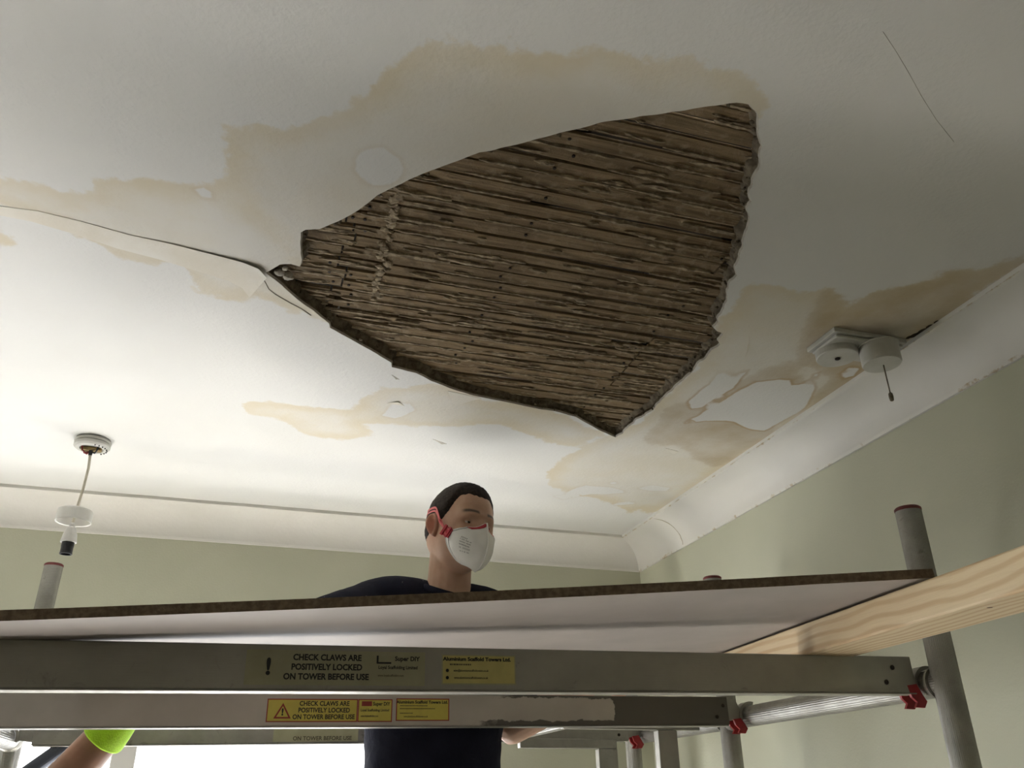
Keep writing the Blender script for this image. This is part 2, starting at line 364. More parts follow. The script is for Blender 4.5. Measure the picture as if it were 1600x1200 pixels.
CLEAN = [
 [(1065,662),(1092,650),(1112,638),(1150,614),(1180,598),(1232,592),(1240,604),(1262,598),(1278,601),(1268,622),(1256,640),(1195,673),(1172,670),(1140,658),(1100,658)],
 [(1106,606),(1128,576),(1136,571),(1132,584),(1118,600)],
 [(1072,630),(1100,607),(1138,592),(1163,577),(1171,579),(1145,608),(1112,626),(1086,644)],
 [(1308,588),(1330,571),(1346,573),(1336,587),(1316,592)],
 [(555,240),(575,230),(600,229),(628,250),(636,272),(612,290),(572,292),(552,265)],
 [(595,650),(612,630),(640,628),(650,642),(620,655)],
 [(1262,600),(1275,577),(1281,578),(1276,596)],
 [(880,770),(910,757),(960,762),(985,768),(950,772)],
 [(300,295),(320,290),(340,310),(330,318)],
 [(948,754),(962,751),(970,754),(958,757)],
 [(995,762),(1020,757),(1050,763),(1048,767),(1010,766)],
 [(865,775),(912,768),(916,758),(924,760),(920,772),(880,780)],
 [(955,786),(990,782),(994,786),(960,789)],
]
def sdf(pts, polys):
    out = np.full(len(pts), -1.0)
    for px in polys:
        P = np.array([cpt(*q) for q in px]); A = P; B = np.roll(P, -1, 0)
        d2 = np.full(len(pts), 1e9); ins = np.zeros(len(pts), bool)
        for a, b in zip(A, B):
            e = b-a; wv = pts-a
            t = np.clip((wv@e)/(e@e), 0, 1); d = wv-t[:, None]*e; d2 = np.minimum(d2, (d*d).sum(1))
            c = ((a[1] <= pts[:, 1]) != (b[1] <= pts[:, 1]))
            with np.errstate(divide='ignore', invalid='ignore'):
                ins ^= c & (pts[:, 0] < e[0]*(pts[:, 1]-a[1])/(e[1] if e[1] else 1e-9)+a[0])
        out = np.maximum(out, np.where(ins, 1, -1)*np.sqrt(d2))
    return out
def inside(p, poly):
    r = False; n = len(poly)
    for i in range(n):
        a, b = poly[i], poly[(i+1) % n]
        if (a[1] <= p[1]) != (b[1] <= p[1]) and p[0] < (b[0]-a[0])*(p[1]-a[1])/(b[1]-a[1])+a[0]: r = not r
    return r
outer = [(LX, FY), (WX, FY), (WX, WY), (LX, WY)]
verts2 = [Vector(p) for p in outer] + [Vector(p) for p in HOLE]
nh = len(HOLE); edges = [(i, (i+1) % 4) for i in range(4)] + [(4+i, 4+(i+1) % nh) for i in range(nh)]
for gx in np.arange(-1.3, WX-0.01, 0.024):
    for gy in np.arange(0.25, WY-0.01, 0.024):
        verts2.append(Vector((gx+random.uniform(-.003, .003), gy+random.uniform(-.003, .003))))
for gx in np.arange(LX+.2, WX, 0.3):
    for gy in np.arange(FY+.2, WY, 0.3):
        if gx < -1.35 or gy < 0.2: verts2.append(Vector((gx, gy)))
cv, ce, cf, ov, oe, of_ = delaunay_2d_cdt(verts2, edges, [], 0, 1e-6)
cv = [Vector(v) for v in cv]
cen = [((cv[f[0]]+cv[f[1]]+cv[f[2]])/3) for f in cf]
keep = [f for f, c in zip(cf, cen) if not inside(c, HOLE)]
pts = np.array([(v.x, v.y) for v in cv])
hole_map = {}
for i, src in enumerate(ov):
    for s in src:
        if 4 <= s < 4+nh: hole_map[s-4] = i
HB = [cv[hole_map[i]] for i in range(nh)]
def sag(x, y):
    """old lime ceiling: millimetres of unevenness, sagging a little beside the hole"""
    return 0.006*noise.noise(Vector((x*1.3, y*1.3, 4.0)))
hp = np.array([(v.x, v.y) for v in HB])
vz = [CEIL + sag(v.x, v.y)*(0.0 if (v.x > WX-0.2 or v.y > WY-0.2) else 1.0) for v in cv]
used = sorted({i for f in keep for i in f}); remap = {o: n for n, o in enumerate(used)}
me = me_py([(cv[i].x, cv[i].y, vz[i]) for i in used], [[remap[i] for i in reversed(f)] for f in keep], 'ceiling')
up2 = pts[used]
for nm, polys in (('stain_light', STAIN_LIGHT), ('stain_dark', STAIN_DARK), ('clean', CLEAN)):
    a = me.attributes.new(nm, 'FLOAT', 'POINT'); a.data.foreach_set('value', sdf(up2, polys).astype(np.float32))
ceiling = obj('ceiling', me, M_CEIL, smooth=True, kind='structure', label='cream painted lath and plaster ceiling with brown water stains and a large torn hole')
THICK = 0.022
# broken edge of the plaster all round the hole
rings = [[], [], [], []]
ctr = Vector((hp[:, 0].mean(), hp[:, 1].mean()))
for i in range(nh):
    a, b, c = HB[i-1], HB[i], HB[(i+1) % nh]
    t = (c-a).normalized(); nrm = Vector((t.y, -t.x))
    if not inside(b+nrm*0.012, HOLE): nrm = -nrm
    z0 = vz[hole_map[i]]
    rag = 0.5+0.5*noise.noise(Vector((b.x*38, b.y*38, 2)))
    rag2 = noise.noise(Vector((b.x*90, b.y*90, 5)))
    for k, (o, zz) in enumerate(((0, 0), (0.0015+0.002*rag, 0.004), (-0.004+0.011*rag+0.003*rag2, 0.012), (0.004+0.016*rag+0.004*rag2, THICK+0.004))):
        rings[k].append(Vector((b.x+nrm.x*o, b.y+nrm.y*o, z0+zz)))
bm = bmesh.new(); fs = bm_loft(bm, rings, cap=False)
for k, f in enumerate(fs): f.material_index = 0 if k < nh else 1
obj('broken_plaster_edge', me_bm(bm), [M_SKIM, M_RIM], ceiling)
# plaster crumbs stuck on the broken edge
bm = bmesh.new()
for _ in range(260):
    i = random.randrange(nh); b = HB[i]; r = random.uniform(0.002, 0.0055); b = b+(ctr-b).normalized()*0.006
    px_right = b.x > 0.62
    if not px_right and random.random() < 0.55: continue
    q = Matrix.Translation((b.x+random.uniform(-.004, .004), b.y+random.uniform(-.004, .004), vz[hole_map[i]]+random.uniform(0.002, 0.02))) @ Matrix.Rotation(random.random()*6, 4, 'Z') @ Matrix.Diagonal((r, r*random.uniform(.5, 1), r*random.uniform(.5, .9), 1))
    g = bmesh.ops.create_icosphere(bm, subdivisions=1, radius=1, matrix=q)
    for v in g['verts']: v.co += Vector((random.uniform(-.2, .2), random.uniform(-.2, .2), random.uniform(-.2, .2)))*r
obj('plaster_crumbs', me_bm(bm), M_RIM, ceiling, kind='stuff')

# laths above the hole
hx0, hx1, hy0, hy1 = hp[:, 0].min(), hp[:, 0].max(), hp[:, 1].min(), hp[:, 1].max()
ZL = CEIL + THICK + 0.001
PITCH = 0.0365
JOISTS = [-0.36, 0.02, 0.40, 0.78, 1.16]
lath_meshes = []
def lath_mesh(L, wdt, th, seed):
    n = max(4, int(L/0.05)); bm = bmesh.new(); R = []
    for i in range(n+1):
        x = L*i/n
        e1 = wdt/2*(1+0.10*noise.noise(Vector((x*7, seed, 0)))) + 0.0012*noise.noise(Vector((x*40, seed, 3)))
        e2 = wdt/2*(1+0.10*noise.noise(Vector((x*7, seed, 9)))) + 0.0012*noise.noise(Vector((x*40, seed, 6)))
        z = 0.0014*noise.noise(Vector((x*5, seed, 20)))
        R.append([Vector((x, -e1, z)), Vector((x, e2, z+0.0008*noise.noise(Vector((x*9, seed, 31))))), Vector((x, e2, z+th)), Vector((x, -e1, z+th))])
    bm_loft(bm, R); return me_bm(bm)
ny = int((hy1-hy0+0.12)/PITCH)+1
lath_rows = []
BRK = onZ(985, 545, ZL)
for r in range(ny):
    y = hy0-0.06+r*PITCH + random.uniform(-.0025, .0025)
    wdt = PITCH*random.uniform(0.66, 0.84); tilt = random.uniform(-0.006, 0.006)
    # x range of the hole on this row, with a margin
    xs = [q[0] for q in hp if abs(q[1]-y) < PITCH*1.5]
    if not xs: continue
    xa, xb = min(xs)-0.10, max(xs)+0.09
    cuts = [xa]
    jn = 0.10 + 0.012*math.sin(r*1.7)          # butt joints on the second joist
    if (r // 5) % 2 == 0 or True:
        if xa+0.08 < jn-0.0 < xb-0.08: cuts.append(jn)
    if (r // 7) % 2 == 1 and xa+0.3 < 0.795 < xb-0.1: cuts.append(0.795)
    cuts.append(xb)
    brk = abs(y-BRK.y) < PITCH*0.5
    if brk: cuts = sorted(cuts+[BRK.x-0.055, BRK.x+0.055])
    for a, b in zip(cuts[:-1], cuts[1:]):
        ya = y + (random.uniform(-.004, .004) if len(cuts) > 2 else 0)
        narrow = brk and abs((a+b)/2-BRK.x) < 0.02
        if narrow: ya += wdt*0.30
        m2 = lath_mesh(b-a-(0.0005 if brk else 0.004), wdt*(0.35 if narrow else 1), 0.007, r*3.1+a)
        o = obj('lath', m2, M_LATH, ceiling)
        o.location = (a, ya, ZL + random.uniform(0, 0.0022)); o.rotation_euler = (random.uniform(-.05, .05), 0, tilt)
        lath_rows.append((a, b, ya, wdt, tilt))
# plaster keys and scrapings left in the gaps and along the lath edges
bm = bmesh.new()
for (a, b, y, wdt, tl) in lath_rows:
    x = a+0.02
    while x < b-0.03:
        L = random.uniform(0.03, 0.20)
        if random.random() < 0.66:
            x2 = min(x+L, b-0.01); n = max(3, int((x2-x)/0.008)); R = []
            side = 1 if random.random() < 0.8 else -1
            for i in range(n+1):
                xx = x+(x2-x)*i/n; f = math.sin(math.pi*min(max(i/n, 0.03), 0.97))**0.4
                yy = y + (xx-a)*tl + side*wdt*0.5
                wd = (0.0035+0.0035*abs(noise.noise(Vector((xx*60, y*40, 2)))))*f*random.uniform(0.6, 1.25)
                ht = (0.0015+0.0045*abs(noise.noise(Vector((xx*50, y*40, 8)))))*f*random.uniform(0.6, 1.3)
                R.append([Vector((xx, yy-wd, ZL+0.003)), Vector((xx, yy-wd*0.5, ZL-ht*0.8)), Vector((xx, yy+wd*0.6, ZL-ht)), Vector((xx, yy+wd, ZL+0.004))])
            bm_loft(bm, R)
        x += L
# broad smears of plaster still sticking to the laths
for _ in range(420):
    a, b, y, wdt, tl = random.choice(lath_rows)
    x = random.uniform(a, b); y2 = y+random.uniform(-.4, .4)*wdt
    r = random.uniform(0.004, 0.013)
    q = Matrix.Translation((x, y2+(x-a)*tl, ZL)) @ Matrix.Diagonal((r*random.uniform(1.2, 5.0), r*random.uniform(0.15, 0.45), 0.0020, 1))
    g = bmesh.ops.create_icosphere(bm, subdivisions=2, radius=1, matrix=q)
    for v in g['verts']: v.co += Vector((random.uniform(-.5, .5)*r, random.uniform(-.22, .22)*r, random.uniform(-.0012, .0012)))
for k in range(46):
    p = onZ(622-34*k/45+random.uniform(-7, 7), 292+175*k/45, ZL); r = random.uniform(0.005, 0.011)
    g = bmesh.ops.create_icosphere(bm, subdivisions=1, radius=1, matrix=Matrix.Translation((p.x, p.y, ZL)) @ Matrix.Diagonal((r, r*0.8, 0.004, 1)))
    for v in g['verts']: v.co += Vector((random.uniform(-.3, .3)*r, random.uniform(-.3, .3)*r, random.uniform(-.001, .001)))
obj('plaster_nibs', me_bm(bm), M_NIB, ceiling, kind='stuff')
R = []
for q in ((1380,50),(1400,80),(1418,110),(1440,150),(1462,185),(1490,220)):
    p = Vector((*cpt(*q), CEIL)); p.z += sag(p.x, p.y)
    R.append([p+Vector((-0.0008, 0, 0.0)), p+Vector((0.0, 0, -0.0005)), p+Vector((0.0008, 0, 0.0003)), p+Vector((0, 0, 0.0006))])
bmc = bmesh.new(); bm_loft(bmc, R); obj('hairline_crack', me_bm(bmc), M_SKIM, ceiling)
# nails in two lines under the joists
nail_me = lathe([(0.0006, -0.0016), (0.0028, -0.0012), (0.0032, 0.0), (0.002, 0.003)], 8)
nail_me.materials.append(M_NAIL)
nk = 0
for (a, b, y, wdt, tl) in lath_rows:
    for jx in (0.085, 0.115, 0.40, 0.78):
        x = jx + random.uniform(-.012, .012)
        if a+0.005 < x < b-0.005 and inside((x, y), HOLE) and random.random() < 0.75:
            o = bpy.data.objects.new('nail', nail_me); finish(o, parent=ceiling); o.location = (x, y+(x-a)*tl, ZL)
# joists and the boards over them
for jx in JOISTS:
    obj('joist', box(jx-0.024, jx+0.024, hy0-0.25, hy1+0.25, ZL+0.0105, ZL+0.135, 0.002), M_JOIST, ceiling)
yy = hy0-0.25
while yy < hy1+0.25:
    obj('floor_board_above', box(-0.62, 1.40, yy, yy+0.145, ZL+0.136, ZL+0.156), M_JOIST, ceiling); yy += 0.149
# lining paper split running left from the hole, hanging lower towards the hole
crack = [(-80,312),(0,320),(60,328),(130,345),(200,365),(270,380),(330,395),(380,407),(404,415),(418,427)]
bm = bmesh.new(); top, low = [], []
for i, q in enumerate(crack):
    t = i/(len(crack)-1); p = Vector((*cpt(*q), 0)); q2 = Vector((*cpt(q[0]-8-20*t, q[1]+10+28*t), 0))
    hang = 0.0008 + 0.009*t**4
    z = CEIL+sag(p.x, p.y)
    top.append((p, z-hang)); low.append((q2, CEIL+sag(q2.x, q2.y)))
R = []
for (p, z), (q2, z2) in zip(top, low):
    mid = p.lerp(q2, 0.5)
    R.append([Vector((p.x, p.y, z)), Vector((mid.x, mid.y, z2-(z2-z)*0.42-0.0005)), Vector((q2.x, q2.y, z2-0.0002)), Vector((q2.x, q2.y, z2+0.0004)), Vector((mid.x, mid.y, z2-(z2-z)*0.42)), Vector((p.x, p.y, z+0.0005))])
bm_loft(bm, R); obj('lining_paper_edge', me_bm(bm), M_PAPER, ceiling, smooth=False)
def flake(px, hang, tipdir):
    """thin curl of paint or paper: fixed along px[0]..px[1], the free point px[2] hangs down"""
    a, b, c = [Vector((*cpt(*q), CEIL)) for q in px]
    a.z += sag(a.x, a.y)-.0003; b.z += sag(b.x, b.y)-.0003; c.z += sag(c.x, c.y)-hang
    n = 5; V = []; F = []
    for i in range(n+1):
        t = i/n; l = a.lerp(c, t); r = b.lerp(c, t)
        drop = hang*(t-t*t)*0.6
        for p in (l, (l+r)/2, r): V.append(Vector((p.x, p.y, p.z+drop)))
    for i in range(n):
        for j in range(2): F.append((i*3+j, i*3+j+1, i*3+j+4, i*3+j+3))
    me = me_py(V, F); o = obj('paint_flake', me, M_PAPER, ceiling)
    md = o.modifiers.new('t', 'SOLIDIFY'); md.thickness = 0.0005
    return o
R = []
for q in ((412,436),(416,443),(420,451),(430,459),(442,466),(456,474),(470,481),(486,492)):
    p = Vector((*cpt(*q), CEIL)); p.z += sag(p.x, p.y)
    R.append([p+Vector((-0.0009, 0.0006, 0.0)), p+Vector((-0.0004, 0, -0.0016)), p+Vector((0.0009, -0.0006, -0.0003)), p+Vector((0, 0, 0.0006))])
bmc = bmesh.new(); bm_loft(bmc, R); obj('torn_paper_edge', me_bm(bmc), M_SKIM, ceiling)
for (x, y, r) in ((437, 425, 0.011), (452, 432, 0.013), (446, 419, 0.007)):
    bmc = bmesh.new(); p = onZ(x, y, CEIL+0.006)
    g = bmesh.ops.create_icosphere(bmc, subdivisions=2, radius=r, matrix=Matrix.Translation(p))
    for v in g['verts']: v.co = p+(v.co-p)*(0.8+0.5*noise.noise(v.co*70)); v.co.z = p.z+(v.co.z-p.z)*0.7
    obj('plaster_lump', me_bm(bmc), M_SKIM, ceiling)
flake([(700,610),(752,622),(708,632)], 0.006, 0); flake([(676,686),(698,694),(690,693)], 0.003, 0)
flake([(605,630),(632,634),(622,626)], 0.004, 0); flake([(612,585),(624,592),(619,591)], 0.002, 0)
flake([(1040,700),(1060,705),(1052,709)], 0.004, 0); flake([(1165,560),(1172,520),(1168,545)], 0.004, 0)

# ------------------------------------------------------------------ walls, floor, window
def plane(v, m, name, **k): return obj(name, me_py(v, [(0, 1, 2, 3)]), m, **k)
floor = obj('floor', box(LX-.1, WX+.1, FY-.1, WY+.12, -0.06, 0.0), M_FLOOR, kind='structure', label='bare brown floorboards below the scaffold')
n_ = 40; V = []; F = []
for i in range(n_+1):
    for j in range(n_+1):
        x = -2.5+3.8*i/n_; y = 1.25+1.62*j/n_; V.append((x, y, 0.004+0.006*abs(noise.noise(Vector((x*3, y*3, 0))))))
for i in range(n_):
    for j in range(n_): a = i*(n_+1)+j; F.append((a, a+n_+1, a+n_+2, a+1))
sheet = obj('bounce_sheet', me_py([(p[0]+0.25, p[1]-2.06, p[2]) for p in V], F), M_SHEET, floor, smooth=True)  # unseen pale sheet, added to bounce sunlight up to the ceiling
sheet.location = (-0.25, 2.06, 0); md = sheet.modifiers.new('t', 'SOLIDIFY'); md.thickness = 0.002
obj('wall_right', box(WX, WX+0.10, FY-.1, WY+0.12, 0, CEIL+0.2), M_WALL, kind='structure', label='sage green wall on the right behind the scaffold post')
obj('wall_left', box(LX-0.10, LX, FY-.1, WY+0.12, 0, CEIL+0.2), M_WALL, kind='structure', label='sage green wall far to the left')
obj('wall_front', box(LX, WX, FY-0.10, FY, 0, CEIL+0.2), M_WALL, kind='structure', label='sage green wall behind the camera')
bm = bmesh.new(); x0, x1, z0, z1 = WIN
for q in ((LX, x0, 0, CEIL+.2), (x1, WX, 0, CEIL+.2), (x0, x1, 0, z0), (x0, x1, z1, CEIL+.2)): bm_box(bm, q[0], q[1], WY, WY+0.12, q[2], q[3])
obj('wall_back', me_bm(bm), M_WALL, kind='structure', label='sage green wall with the bright window')
win = empty('window_1', ((x0+x1)/2, WY+0.032, z0), kind='structure', label='bright white framed window behind the scaffold')
def wpart(name, X0, X1, Z0, Z1, m, y0=-0.03, y1=0.03, bev=0.003):
    cx = (x0+x1)/2
    return obj(name, box(X0-cx, X1-cx, y0, y1, Z0-z0, Z1-z0, bev), m, win)
wpart('head_rail', x0, x1, z1-0.055, z1, M_WHITEPAINT); wpart('bottom_rail', x0, x1, z0, z0+0.07, M_WHITEPAINT)
for X in (x0, x1-0.06): wpart('jamb', X, X+0.06, z0+0.07, z1-0.055, M_WHITEPAINT)
mull = [-1.27, -0.285]
for X in mull: wpart('mullion', X-0.034, X+0.034, z0+0.07, z1-0.055, M_WHITEPAINT)
ed = [x0+0.06, mull[0]-0.034, mull[0]+0.034, mull[1]-0.034, mull[1]+0.034, x1-0.06]
for i in range(3): wpart('pane', ed[2*i], ed[2*i+1], z0+0.07, z1-0.055, M_GLASS, -0.002, 0.002, 0)
wpart('sill', x0-0.05, x1+0.05, z0-0.035, z0-0.001, M_WHITEPAINT, -0.16, -0.0325, 0.004)

# cornice: hollow cove with a small fillet at the ceiling and a lip on the wall
CP, CD = 0.120, 0.100
prof = [(0.0, CD+0.004), (0.006, CD+0.004), (0.008, CD-0.004)]
for k in range(13):
    a = math.pi/2*k/12
    prof.append((0.008+(CP-0.018)*(1-math.cos(a))**1.0*0.98, (CD-0.004)-(CD-0.016)*math.sin(a)))
prof += [(CP-0.009, 0.012), (CP-0.004, 0.0115), (CP, 0.010), (CP, -0.004), (0.0, -0.004)]
def cornice(name, line, label):
    """line: list of (x, y) of the wall foot, with inward normal for mitring, and seg count"""
    (p0, n0), (p1, n1), cnt, side = line
    V = []; F = []; W = []; np_ = len(prof)
    for i in range(cnt+1):
        t = i/cnt
        for k, (o, d) in enumerate(prof):
            a = Vector(p0)+Vector(n0)*o; b = Vector(p1)+Vector(n1)*o; p = a.lerp(b, t)
            wob = 0.0012*noise.noise(Vector((p.x*9, p.y*9, k*0.3)))
            V.append((p.x, p.y, CEIL-d+(wob if 0 < k < np_-2 else 0)))
            if side: W.append({0: .36, 1: .46, 2: .36, 3: .08, np_-4: .30, np_-3: .50, np_-5: .1}.get(k, -.6) + 0.30*noise.noise(Vector((0, p.y*2.3, 3.0))))
            else: W.append(-0.5)
    for i in range(cnt):
        for k in range(np_):
            k2 = (k+1) % np_
            F.append((i*np_+k, i*np_+k2, (i+1)*np_+k2, (i+1)*np_+k))
    F.append(tuple(range(np_))[::-1]); F.append(tuple(cnt*np_+k for k in range(np_)))
    bm = bmesh.new(); vs_ = [bm.verts.new(v) for v in V]
    for f in F: bm.faces.new([vs_[i] for i in f])
    bm.verts.index_update(); me = me_bm(bm)
    a = me.attributes.new('wear', 'FLOAT', 'POINT'); a.data.foreach_set('value', np.array(W, np.float32))
    o = obj(name, me, M_CORN, kind='structure', label=label); me.shade_smooth()
    me.set_sharp_from_angle(angle=math.radians(35)); return o
e = 0.0005
cornice('trim_1', (((LX, WY-e), (0, -1)), ((WX-e, WY-e), (-1, -1)), 60, 0), 'cream cove cornice along the window wall')
cr = cornice('trim_2', (((WX-e, WY-e), (-1, -1)), ((WX-e, FY), (-1, 0)), 120, 1), 'cream cove cornice with flaking edges along the right wall')
cornice('trim_3', (((LX+e, FY), (1, 0)), ((LX+e, WY), (1, -1)), 30, 0), 'cream cove cornice along the left wall')
# joint crack across the right cornice
bm = bmesh.new()
cy0 = onZ(1085, 757, CEIL-0.01).y
R = []
for k in range(2, 17):
    o, d = prof[k]; yv = 2.56 + 0.004*noise.noise(Vector((k*0.7, 0, 0)))
    c = Vector((WX-e-o-0.0006, yv, CEIL-d-0.0006)); s = 0.0016*random.uniform(0.5, 1.2)
    R.append([c+Vector((0, -s, 0)), c+Vector((0.0, s, 0)), c+Vector((0.001, s, 0.001)), c+Vector((0.001, -s, 0.001))])
bm_loft(bm, R); obj('cornice_crack', me_bm(bm), simple('crack_filler', (0.42, 0.36, 0.27), 0.9), cr)  # thin tan strip marking the joint
# mould spots on the stained ceiling edge
bm = bmesh.new()
for (x, y, r) in ((1428,524,.008),(1441,517,.009),(1452,510,.007),(1463,503,.005),(1434,521,.006),(1420,527,.006)):
    p = Vector((*cpt(x, y), CEIL-0.0006)); n = 9
    vs_ = [bm.verts.new(p+Vector((r*(1+.4*noise.noise(Vector((k, x, 0))))*math.cos(6.283*k/n)*.8, r*1.3*math.sin(6.283*k/n), 0))) for k in range(n)]
    top_ = [bm.verts.new(v.co+Vector((0, 0, .0012))) for v in vs_]
    bm.faces.new(vs_); bm.faces.new(top_[::-1])
    for k in range(n): bm.faces.new((vs_[k], vs_[(k+1) % n], top_[(k+1) % n], top_[k]))
obj('mould_spots', me_bm(bm), simple('black_mould', (0.05, 0.035, 0.02), 0.9), ceiling, kind='stuff')

#==OBJECTS==
# ------------------------------------------------------------------ scaffold tower
FX, LFX = 1.25, -0.54                  # right and left end frames
ROWS = (1.322, 2.10, 2.70)
TOPS = (0.525, 0.568, 0.575)
TZ_R, TZ_L = C+0.196, C+0.166          # transom tube heights
TR = 0.025
def end_frame(X, tz, tops, label):
    root = empty('scaffold_end_frame', (X, 0, 0), label=label, cat='scaffold frame', group='end frames of the aluminium tower')
    for y, tp in zip(ROWS, tops):
        post = obj('post', tube([(0, y, 0.085), (0, y, C+tp-0.004)], TR, 96, 0.022), M_ALU_TUBE, root)
        obj('end_cap', lathe([(TR*0.97, C+tp-0.004), (TR*1.03, C+tp-0.003), (TR*1.03, C+tp+0.001), (TR*0.9, C+tp+0.004), (0.012, C+tp+0.005)], 28, (0, y, 0)), M_REDCAP, post)
        obj('foot', lathe([(0.05, 0.0), (0.05, 0.008), (0.02, 0.012), (0.02, 0.085)], 24, (0, y, 0)), M_ALU_LEG, post)
    for zz in (tz, 0.93, 0.42):
        tr = obj('transom', tube([(0, ROWS[0], zz), (0, ROWS[2], zz)], TR*0.98, 72, 0.02), M_ALU_TUBE, root)
        for y in ROWS:
            for s in (-1, 1):
                if (y == ROWS[0] and s < 0) or (y == ROWS[2] and s > 0): continue
                obj('weld_collar', tube([(0, y+s*0.020, zz), (0, y+s*0.027, zz), (0, y+s*0.034, zz)], [TR*1.22, TR*1.16, TR*1.0], 24), M_ALU_LEG, tr)
    return root
end_frame(FX, TZ_R, TOPS, 'right end frame of ribbed aluminium tubes with dull red caps, near the green wall')
end_frame(LFX, TZ_L, (0.24, 0.24, 0.634), 'left end frame of the tower, its ribbed post rising below the pendant lampholder')

def text(body, size, m, parent, loc, bold=0.0, align='CENTER', sx=1.0):
    cu = bpy.data.curves.new('t', 'FONT'); cu.body = body; cu.size = size; cu.align_x = align; cu.align_y = 'CENTER'
    cu.offset = bold; cu.extrude = 0.00008; cu.resolution_u = 3
    t = bpy.data.objects.new('t', cu); col.objects.link(t)
    dg = bpy.context.evaluated_depsgraph_get(); me = bpy.data.meshes.new_from_object(t.evaluated_get(dg))
    bpy.data.objects.remove(t); bpy.data.curves.remove(cu)
    me.materials.clear()
    o = obj('lettering', me, m, parent); o.location = loc; o.rotation_euler = (math.radians(90), 0, 0); o.scale = (sx, 1, 1)
    return o
def claw(parent, x, tz, hgt, end=1, latch=True):
    """cast hook that drops over the transom tube, with its red locking latch; x is the tube centre in beam coordinates, end = +1 right, -1 left"""
    s = end; R0, R1 = TR+0.002, TR+0.009
    poly = []
    for k in range(15):
        a = math.radians(200-k*9); poly.append((x+s*R1*math.cos(a)*1.0, tz+R1*math.sin(a)))
    for k in range(15):
        a = math.radians(74+k*9); poly.append((x+s*R0*math.cos(a), tz+R0*math.sin(a)))
    hk = obj('claw', prism(poly, -0.013, 0.013), M_ALU_LEG, parent)
    pl = [(x-s*0.066, -hgt*0.36), (x-s*0.037, -hgt*0.30), (x-s*0.030, tz-0.012), (x-s*0.030, tz+0.014), (x-s*0.040, hgt*0.42), (x-s*0.066, hgt*0.42)]
    obj('claw_plate', prism(pl, -0.010, 0.010), M_ALU_LEG, parent)
    if not latch: return
    lt = [(x-s*0.055, -hgt*0.30), (x-s*0.034, -hgt*0.26), (x-s*0.024, tz-0.020), (x-s*0.018, tz-0.030), (x-s*0.026, tz-0.041), (x-s*0.046, tz-0.040), (x-s*0.040, tz-0.031), (x-s*0.050, tz-0.022)]
    obj('latch', prism(lt, -0.016, -0.0105), M_RED, parent); obj('latch', prism(lt, 0.0105, 0.016), M_RED, parent)
    for (rx, rz) in ((x-s*0.080, 0.012), (x-s*0.100, -0.014)):
        r = lathe([(0.0045, 0), (0.0045, 0.0012), (0.002, 0.0022)], 12); o = obj('rivet', r, M_NAIL, parent)
        o.location = (rx, -0.0152, rz); o.rotation_euler = (math.radians(90), 0, 0)
def beam(Y, xl, xr, zl, zr, hgt, m, label, dy=0.030, stickers=()):
    """box-section rail whose centre line runs from (xl, zl) to (xr, zr)"""
    ang = math.atan2(zr-zl, xr-xl); L = (xr-xl)/math.cos(ang)
    root = empty('scaffold_beam', (xl, Y, C+zl), label=label, cat='scaffold beam', group='aluminium rails hooked between the end frames')
    root.rotation_euler = (0, -ang, 0)
    bm = bmesh.new(); bm_box(bm, 0, L, -dy/2, dy/2, -hgt/2, hgt/2, 0.002)
    rail = obj('rail', me_bm(bm), m, root)
    bm = bmesh.new(); bm_box(bm, 0.004, L-0.004, -dy/2-0.002, dy/2+0.002, -hgt/2-0.0026, -hgt/2-0.0002, 0.0008)
    obj('flange', me_bm(bm), m if m is not M_COAT else M_ALU_LEG, root)
    for k in (0.2, 0.5, 0.8): pass
    def zt(X, tz): return (tz-C) - (zl+(X-xl)*(zr-zl)/(xr-xl))
    claw(root, (FX-xl)/math.cos(ang), zt(FX, TZ_R), hgt, 1)
    claw(root, (LFX-xl)/math.cos(ang), zt(LFX, TZ_L), hgt, -1, Y < 2.5)
    return root
def sticker(root, x0, x1, z0, z1, yf, m, border=None):
    bd = 0.0022 if border else 0.0
    if border:
        b = obj('label_border', box(x0, x1, yf-0.0003, yf-0.00005, z0, z1), border, root)
    o = obj('warning_label' , box(x0+bd, x1-bd, yf-0.0006, yf-0.0003 if border else yf-0.00005, z0+bd, z1-bd), m, root)
    return o
def strokes(parent, xa, xb, z, h, m=None):
    bm = bmesh.new(); x = xa
    while x < xb:
        d = random.uniform(0.6, 1.6)*h; bm_box(bm, x, min(x+d, xb), yt0-0.0001, yt0, z-h/2, z+h/2); x += d+0.35*h
    return obj('illegible_print', me_bm(bm), m or M_INKFADE, parent, kind='stuff')
yt0 = -0.0158
# front beam
K1 = 1.085
b1 = beam(1.378, -0.474, 1.216, 0.1785, 0.2131, 0.065, M_ALU_RAIL, 'dark front aluminium beam with a faded olive warning label, nearest to the camera')
yf = -0.015
def loc1(px): return onY(px, 1045, 1.363).x - (-0.474)
def text1(body, size, m, p, loc, bold=0.0, sx=1.0): return text(body, size*K1, m, p, (loc[0], loc[1], loc[2]*K1), bold, 'CENTER', sx)
s1 = sticker(b1, loc1(383), loc1(664), -0.026, 0.024, yf, M_STK_OLIVE); s1['label'] = 'faded olive warning label'
yt = yf-0.0008
text1('!', 0.030, M_INK, s1, (loc1(419), yt, -0.001), 0.0012)
for i, tt in enumerate(('CHECK CLAWS ARE', 'POSITIVELY LOCKED', 'ON TOWER BEFORE USE')):
    text1(tt, 0.0112, M_INK, s1, (loc1(511), yt, 0.0125-0.0128*i), 0.00045, sx=0.94)
text1('Super DIY', 0.0085, M_INK, s1, (loc1(636), yt, 0.0125), 0.0003)
text1('Loyal Scaffolding Limited', 0.0062, M_INK, s1, (loc1(622), yt, 0.0005), 0.0002, sx=0.92)
